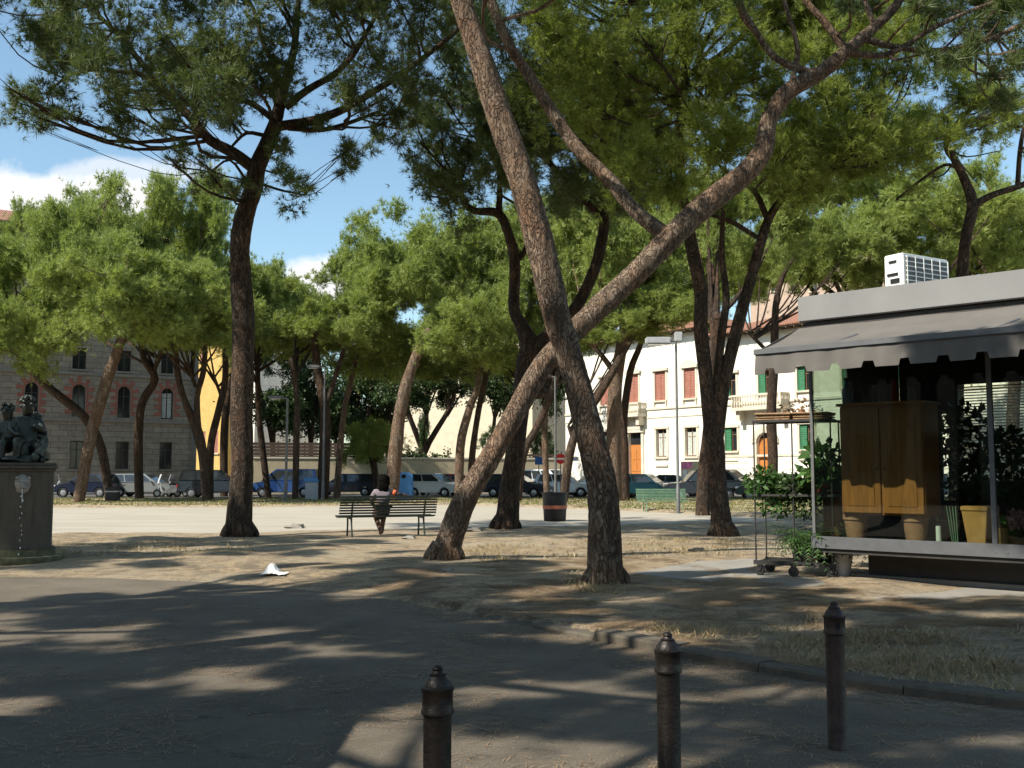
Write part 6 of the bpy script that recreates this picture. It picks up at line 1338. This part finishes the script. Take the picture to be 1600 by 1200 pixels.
x = kx(1578, 1.2, 690); plant(fk.w(x, 1.2, fz), 'potted_plant', 'dark bushy plant inside the kiosk right of the window post', 'potted plant', [((0, 0, 1.3), (.3, .3, .25), 150, .13), ((.2, 0, .75), (.3, .3, .3), 140, .13)], M['leaf_dark'], pr=.18, ph=.3)
# panel, red cloth, green bottle-like vase at the left corner, candle and glass rods
ap_ = thing('wooden_box', fk.w(kx(1283, .5, 800), .55, fz), fk.rz, 'amber wooden box between the kiosk corner and the cabinet', 'box'); wq = kx(1309, .55, 800) - kx(1283, .55, 800); m = MB(); m.box(0, wq, 0, .3, 0, .62); m.build('box_body', M['cabinet'], ap_, bevel=.01); m = MB(); m.box(-.01, wq + .01, -.01, .31, .621, .645); m.build('box_lid', M['cabinet'], ap_, bevel=.005)
rc = thing('folded_cloth', fk.w(kx(1294, .55, 735) - .09, .6, fz + .646), fk.rz, 'dark red cloth draped on top of the amber box', 'cloth'); m = MB()
for i in range(13):
    for j in range(2): m.v.append((i * .014, .02 * math.sin(i * 1.3) + j * .2, 0.0)); m.v.append((i * .0145, .018 * math.sin(i * 1.3 + .3) + j * .2, .42 - .02 * math.cos(i)))
for i in range(12): a = i * 4; m.f += [(a, a + 4, a + 5, a + 1), (a + 2, a + 3, a + 7, a + 6), (a + 1, a + 5, a + 7, a + 3)]
m.build('drape', M['red_cloth'], rc, smooth=True)
vs = inside('white_candle', 1466, 820, .3, 'slim white candle standing on the kiosk sill', 'candle'); m = MB(); m.lathe([(.032, 0), (.032, .30), (.01, .302)], 16); m.build('wax', M['white_plastic'], vs, smooth=True); MB().tube([(0, 0, .3), (.002, 0, .33)], [.003, .002], 6).build('wick', M['black'], vs)
rd = inside('glass_rods', 1492, 815, .32, 'bundle of thin green glass rods in a white tray', 'vase'); m = MB(); m.box(-.17, .17, -.06, .06, 0, .035); m.build('tray', M['white_plastic'], rd, bevel=.005)
for i in range(4): MB().tube([(.02 * i - .03, 0, .03), (.03 * i - .09, .02 * i - .02, .55)], [.006, .005], 6).build('rod', M['bench_green'], rd)
bt = thing('glass_bottle', fk.w(kx(1322, .32, 625), .34, fz + cz1 + .036), fk.rz, 'blue green bottle at the left end of the cabinet top', 'bottle'); m = MB(); m.lathe([(.055, 0), (.06, .02), (.06, .2), (.03, .26), (.025, .32), (.035, .33), (.01, .331)], 16); m.build('bottle_body', simple('blue_glass', (.03, .08, .13), .1, spec=.8), bt, smooth=True)
MB().lathe([(.036, .332), (.036, .36), (.01, .361)], 12).build('stopper', M['kiosk_dark'], bt)
for i, (px, h_, r_, mt, lb_) in enumerate(((1340, .16, .07, 'kiosk_dark', 'squat black vase on the cabinet top beside the blue bottle'), (1368, .24, .05, 'iron', 'dark slim jar in the middle of the cabinet top'), (1397, .30, .045, 'red_cloth', 'dark red tall vase on the cabinet top'), (1424, .2, .06, 'pole', 'grey vase at the right end of the cabinet top'))):
    v = thing('vase', fk.w(kx(px, .4, 620), .4, fz + cz1 + .036), fk.rz, lb_, 'vase', 'vases on the kiosk cabinet'); m = MB(); m.lathe([(r_ * .7, 0), (r_, h_ * .4), (r_ * .6, h_ * .8), (r_ * .75, h_), (r_ * .5, h_), (.01, h_ * .7)], 18); m.build('vase_body', M[mt], v, smooth=True)
# bucket under the kiosk corner
bk = onG(1316, 899); bu = thing('bucket', (bk.x, bk.y, FL), 0, 'grey bucket under the left corner of the kiosk', 'bucket'); m = MB(); m.lathe([(.10, 0), (.145, .30), (.155, .305), (.15, .32), (.135, .31), (.10, .03), (.01, .03)], 24); m.build('pail', M['grey_plastic'], bu, smooth=True)
MB().tube([(.15 * math.cos(t), .02, .30 + .02 - .12 * math.sin(t)) for t in [math.pi * i / 8 for i in range(9)]], [.004] * 9, 6).build('handle', M['metal'], bu)
# flower cart
q0 = onG(1188, 899); q1 = onG(1237, 903); rzc = fk.rz + R(14)
fc = Frame((q0.x, q0.y), rzc); cw = 1.25; cd = .55; ct = thing('flower_cart', (q0.x, q0.y, FL), rzc, 'dark wheeled metal flower rack loaded with plants left of the kiosk', 'cart')
zt_ = fc.px(1180, 657)[1] - FL; x_0 = fc.px(1180, 800)[0]; x_1 = fc.px(1240, 800)[0]; cw = 1.05; ztm = fc.px(1200, 772)[1] - FL
zl_ = fc.px(1185, 876)[1] - FL
for x, y in ((x_0, 0), (x_1, 0.0), (x_0 + cw, 0), (x_0, cd), (x_0 + cw, cd)): MB().tube([(x, y, zl_), (x, y, zt_)], [.011, .011], 8).build('post', M['kiosk_dark'], ct)
for z, nm in ((zt_, 'top_shelf'), (ztm, 'middle_shelf'), (zl_, 'bottom_shelf')):
    m = MB()
    if nm != 'bottom_shelf': m.box(x_0 - .02, x_0 + cw + .02, -.02, .0, z - .03, z); m.box(x_0 - .02, x_0 + cw + .02, cd, cd + .02, z - .03, z); m.box(x_0 - .02, x_0, 0.001, cd - .001, z - .03, z); m.box(x_0 + cw, x_0 + cw + .02, 0.001, cd - .001, z - .03, z)
    if nm == 'middle_shelf': m.v = [v if v[0] > x_1 - .3 else v for v in m.v]
    for i in range(9): y = .02 + (cd - .04) * i / 8; m.box(x_0 + .001, x_0 + cw - .001, y - .007, y + .007, z - .025, z - .005)
    if nm == 'bottom_shelf': m.box(x_0 - .03, x_0 + cw + .03, -.03, -.005, z - .05, z + .01); m.box(x_0 - .03, x_0 + cw + .03, cd + .005, cd + .03, z - .05, z + .01)
    m.build(nm, M['kiosk_dark'], ct)
for x, y in ((x_0 + .05, 0), (x_1 - .02, 0), (x_0 + cw - .03, .02), (x_0 + .05, cd), (x_0 + cw - .05, cd)):
    m = MB(); rr_ = (zl_ - .06) / 2; n = 18; rr_ = max(.05, min(.09, rr_))
    m.prism_y([(x + rr_ * math.cos(2 * math.pi * i / n), rr_ + rr_ * math.sin(2 * math.pi * i / n)) for i in range(n)], y - .025, y + .025); wh = m.build('wheel', M['tyre'], ct, bevel=.008); MB().box(x - .02, x + .02, y - .04, y - .027, rr_, zl_ - .05).box(x - .02, x + .02, y + .027, y + .04, rr_, zl_ - .05).box(x - .03, x + .03, y - .04, y + .04, zl_ - .0995, zl_ - .051).build('fork', M['kiosk_dark'], wh)
for i, (xx, ln, lb_) in enumerate(((x_0 + .02, .5, 'flat wicker tray on the left end of the cart top'), (x_0 + .54, .5, 'flat wicker tray on the right end of the cart top'))):
    t_ = thing('wicker_tray', fc.w(xx, .03, FL + zt_ + .001), rzc, lb_, 'tray', 'wicker trays on the cart top'); m = MB()
    for k_ in range(3): m.box(0, ln - .02, 0.0 + k_ * .004, .48 - k_ * .004, k_ * .03, k_ * .03 + .02)
    m.build('woven_base', M['wicker'], t_, bevel=.006); m = MB(); m.tube([(0, 0, .09), (ln - .02, 0, .085), (ln - .02, .48, .09), (0, .48, .088), (0, 0, .09)], [.014] * 5, 7); m.build('woven_rim', M['wicker'], t_)
pg_ = 'plants on the flower cart'
p_ = fc.w(x_0 + .12, .2, FL + ztm); plant(p_, 'potted_plant', 'bushy dark green plant at the left of the cart middle shelf', 'potted plant', [((-.05, 0, .16), (.27, .24, .22), 420, .09), ((.22, 0, .05), (.26, .24, .22), 340, .09), ((.1, -.1, -.18), (.24, .15, .16), 160, .08)], M['leaf_plant'], pr=.09, ph=.14, potm='kiosk_dark', grp=pg_)
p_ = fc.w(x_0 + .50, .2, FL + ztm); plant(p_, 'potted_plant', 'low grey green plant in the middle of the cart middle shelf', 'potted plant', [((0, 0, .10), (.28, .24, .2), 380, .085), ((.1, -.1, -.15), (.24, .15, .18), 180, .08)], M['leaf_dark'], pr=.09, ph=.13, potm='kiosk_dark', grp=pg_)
p_ = fc.w(x_0 + .86, .16, FL + ztm); plant(p_, 'potted_plant', 'tall bright green large leaved plant beside the kiosk corner', 'potted plant', [((0, 0, .22), (.26, .22, .24), 190, .17), ((.05, 0, .5), (.22, .18, .22), 110, .17)], M['leaf_plant'], pr=.11, ph=.16, grp=pg_)
p_ = fc.w(x_0 + .92, .02, FL + ztm); plant(p_, 'flowering_plant', 'small red flowering plant at the front of the cart middle shelf', 'potted plant', [((0, 0, .10), (.09, .06, .05), 60, .045)], M['redflower'], pr=.05, ph=.07, potm='kiosk_dark', grp=pg_)
p_ = fc.w(x_0 + .62, .22, FL + zt_ + .1); plant(p_, 'potted_plant', 'dry brown twiggy plant lying on the cart top trays', 'potted plant', [((0, 0, .08), (.3, .14, .09), 90, .07)], simple('dry_leaves', (.16, .10, .06), .9), pr=.05, ph=.05, grp=pg_)
def fern(loc, label, n, L_, seed, mat):
    random.seed(seed); th = thing('fern', loc, 0, label, 'potted plant', pg_); m = MB()
    for i in range(n):
        a = random.uniform(0, 6.28); l = L_ * random.uniform(.7, 1.15); up = random.uniform(.35, .9); pts = [Vector((math.cos(a) * l * t * (1 - .15 * t), math.sin(a) * l * t * (1 - .15 * t), .22 + l * (up * t * 1.3 - 1.0 * t * t * (1.1 - up * .4)))) for t in [k2 / 9 for k2 in range(10)]]
        for k2 in range(1, 9):
            d = (pts[k2 + 1] - pts[k2 - 1]).normalized(); s = d.cross(Vector((0, 0, 1))); s = s.normalized() if s.length > .01 else Vector((1, 0, 0)); w_ = .075 * math.sin(math.pi * (k2 + 1) / 11)
            for sg in (-1, 1): q = pts[k2]; e = q + s * sg * w_ + d * w_ * .7 - Vector((0, 0, w_ * .3)); m.add([q - d * .012, q + d * .012, e], [(0, 1, 2)])
    m.build('fronds', mat, th); m = MB(); m.lathe([(.12, 0), (.16, .24), (.17, .25), (.15, .26), (.01, .24)], 20); m.build('pot', M['kiosk_dark'], th, smooth=True)
fern(fc.w(x_0 + .74, .14, FL + zl_), 'arching light green fern on the bottom shelf of the flower cart', 70, .72, 5, M['leaf_plant'])
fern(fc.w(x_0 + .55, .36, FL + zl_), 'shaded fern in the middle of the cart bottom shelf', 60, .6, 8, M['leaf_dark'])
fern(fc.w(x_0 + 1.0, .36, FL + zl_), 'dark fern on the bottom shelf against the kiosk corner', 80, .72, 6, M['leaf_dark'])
# ------------------------------------------------------------------ small things on the ground
pp_ = onG(428, 898); pt = MB(); a_ = .5
random.seed(8); nn_ = 12
for i in range(nn_ + 1):
    for j in range(nn_ + 1):
        u, v = i / nn_, j / nn_; f_ = noise.noise(Vector((u * 3.1, v * 3.1, 2.0))); g_ = abs(noise.noise(Vector((u * 5 + 4, v * 5, 7.0))))
        rise = max(0, 1 - abs(u - .42) * 2.6) * max(0, 1 - abs(v - .55) * 1.7)
        pt.v.append(((u - .5) * .36 + .05 * f_, (v - .5) * .27 + .04 * g_, .012 + .16 * rise + .035 * g_ + .02 * f_))
for i in range(nn_):
    for j in range(nn_): a_ = i * (nn_ + 1) + j; pt.f += [(a_, a_ + nn_ + 1, a_ + nn_ + 2), (a_, a_ + nn_ + 2, a_ + 1)]
tag(pt.build('paper_scrap', M['paper'], loc=(pp_.x, pp_.y, pp_.z + .003)), 'crumpled white sheet of paper on the sandy path edge', 'paper')
random.seed(21)
for i, (x, y, r, lb_) in enumerate(((462, 826, .22, 'low grey stone at the plaza edge right of the straight dark trunk'), (640, 842, .12, 'small stone in front of the bench'), (742, 830, .16, 'stone between the sloping trunk and the dark forked pine'), (1090, 862, .12, 'pale stone left of the flower cart'), (700, 893, .07, 'tiny pale stone right of the sloping trunk foot'))):
    g = onG(x, y); m = MB(); m.ball((0, 0, r * .15), (r * 1.3, r, r * .45), 14, 9, .5); tag(m.build('field_stone', M['stone'], smooth=True, loc=g), lb_, 'stone', 'loose stones on the ground')
def blades(poly_px, n, h, w, mat, name, lean=.5, tuft=9, seed=1, zoff=0.0, green=None):
    rg = np.random.default_rng(seed); random.seed(seed); P_ = []
    for poly, frac in poly_px:
        xs = [p[0] for p in poly]; ys = [p[1] for p in poly]; c = 0; want = int(n * frac); gp = [onG(*p) for p in poly]; g2 = [(p.x, p.y) for p in gp]; xs = [p[0] for p in g2]; ys = [p[1] for p in g2]; t_ = 0
        while c < want and t_ < want * 60:
            t_ += 1; x, y = random.uniform(min(xs), max(xs)), random.uniform(min(ys), max(ys))
            if in_poly(x, y, g2) and noise.noise(Vector((x * .8, y * .8, seed))) > random.uniform(-.5, .3): P_.append((x, y)); c += 1
    P_ = np.array(P_); z = gh(P_[:, 0], P_[:, 1]); C = np.concatenate([P_, z[:, None] + zoff], 1); k_ = tuft; C = np.repeat(C, k_, 0) + np.concatenate([rg.normal(size=(len(C) * k_, 2)) * .05, np.zeros((len(C) * k_, 1))], 1)
    nn = len(C); d = unit(rg.normal(size=(nn, 3)) * np.array([lean, lean, .15]) + np.array([0, 0, 1])); l = h * rg.uniform(.4, 1.2, (nn, 1)); s = unit(np.cross(d, rg.normal(size=(nn, 3)))) * w / 2; mid = C + d * l * .6; tip = mid + unit(d + rg.normal(size=(nn, 3)) * np.array([.5, .5, .1])) * l * .5
    V = np.stack([C - s, C + s, mid + s * .7, tip, mid - s * .7], 1).reshape(-1, 3); return tag(link(name, mesh_np(name, V, np.arange(nn * 5).reshape(-1, 5)), mat), kind='stuff')
blades([([(1130, 1040), (1330, 985), (1600, 985), (1600, 1100), (1340, 1075)], .22), ([(1000, 985), (1280, 965), (1290, 1040), (1120, 1025)], .07), ([(80, 845), (390, 842), (400, 866), (60, 872)], .16), ([(690, 855), (930, 845), (960, 870), (760, 880)], .15), ([(980, 840), (1170, 842), (1170, 872), (980, 870)], .2), ([(880, 895), (980, 900), (970, 930), (890, 925)], .08)], 1700, .085, .006, M['grass'], 'dry_grass', .9, 8, 2)
vp = [onG(x, y) for x, y in ((-200, 787), (1290, 800))]
def verge(seed, n, y0, y1, x0, x1, h, w, mat, name):
    rg = np.random.default_rng(seed); px = rg.uniform(x0, x1, n); Y = rg.uniform(y0, y1, n); x = (px - 800) / FPX * Y; ok = Y > np.interp(x, PFx, PFy) + .2; x, Y = x[ok], Y[ok]; C = np.stack([x, Y, gh(x, Y)], 1); nn = len(C); d = unit(rg.normal(size=(nn, 3)) * np.array([.6, .6, .1]) + np.array([0, 0, 1])); l = h * rg.uniform(.4, 1.2, (nn, 1)); s = unit(np.cross(d, rg.normal(size=(nn, 3)))) * w / 2
    return tag(link(name, mesh_np(name, np.stack([C - s, C + s, C + d * l], 1).reshape(-1, 3), np.arange(nn * 3).reshape(-1, 3)), mat), kind='stuff')
verge(4, 45000, 38, 62.5, -100, 1700, .10, .05, M['grass_green'], 'verge_grass')
def strewn(seed, n, poly, zf, name, L_=.11, w=.004):
    rg = np.random.default_rng(seed); random.seed(seed); g2 = [tuple(G(x, y, 0).xy) for x, y in poly]; xs = [p[0] for p in g2]; ys = [p[1] for p in g2]; Q = []
    while len(Q) < n:
        x, y = random.uniform(min(xs), max(xs)), random.uniform(min(ys), max(ys))
        dk = y - float(np.interp(x, PBx, PBy)); cl = noise.noise(Vector((x * 1.1, y * 1.6, seed))) + .6 * noise.noise(Vector((x * 4, y * 5, 3)))
        near = 1.2 * math.exp(-abs(dk + .25) / .35) if zf is None else 0
        if in_poly(x, y, g2) and cl + near > random.uniform(-.15, .9): Q.append((x, y))
    Q = np.array(Q); z = (np.full(len(Q), .005) if zf is None else gh(Q[:, 0], Q[:, 1]) + .008); nn = len(Q); a = rg.uniform(0, 6.28, nn); d = np.stack([np.cos(a), np.sin(a), rg.uniform(-.02, .06, nn)], 1); s = np.stack([-np.sin(a), np.cos(a), np.zeros(nn)], 1) * w / 2; C = np.concatenate([Q, (z + rg.uniform(0, .006, nn))[:, None]], 1); l = L_ * rg.uniform(.5, 1.3, (nn, 1)); bend = s / (w / 2) * rg.normal(size=(nn, 1)) * .012
    V = np.stack([C - d * l / 2 - s, C - d * l / 2 + s, C + bend + s, C + d * l / 2, C + bend - s], 1).reshape(-1, 3); V[:, 2] = np.maximum(V[:, 2], np.repeat(z, 5)); return tag(link(name, mesh_np(name, V, np.arange(nn * 5).reshape(-1, 5)), M['straw']), kind='stuff')
strewn(5, 9000, [(-100, 935), (600, 935), (690, 955), (1600, 1112), (1650, 1210), (-50, 1210)], None, 'fallen_needles_on_path')
strewn(6, 42000, [(520, 905), (1000, 870), (1250, 930), (1600, 960), (1600, 1105), (1300, 1068), (1000, 1010), (700, 952)], 1, 'fallen_needles_on_bed', .12, .006)
# cabin added out of view at left to throw the path's straight edged shadow
ns = thing('shadow_cabin', (-5.45, 3.1, 0), 0, 'added dark green cabin out of view left of the camera, casting a straight edged shadow', 'kiosk')
m = MB(); m.box(-1.9, 1.75, -1.9, 1.6, 0, 2.75); m.build('cabin', M['bench_dark'], ns, bevel=.02); m = MB(); m.box(-2.2, 2.0, -2.2, 1.85, 2.751, 3.1); m.build('roof', M['fascia'], ns, bevel=.02)
for i in range(3): MB().box(1.751, 1.77, -1.7 + i * 1.1, -.75 + i * 1.1, .4, 2.4).build('shutter', M['grey_plastic'], ns)
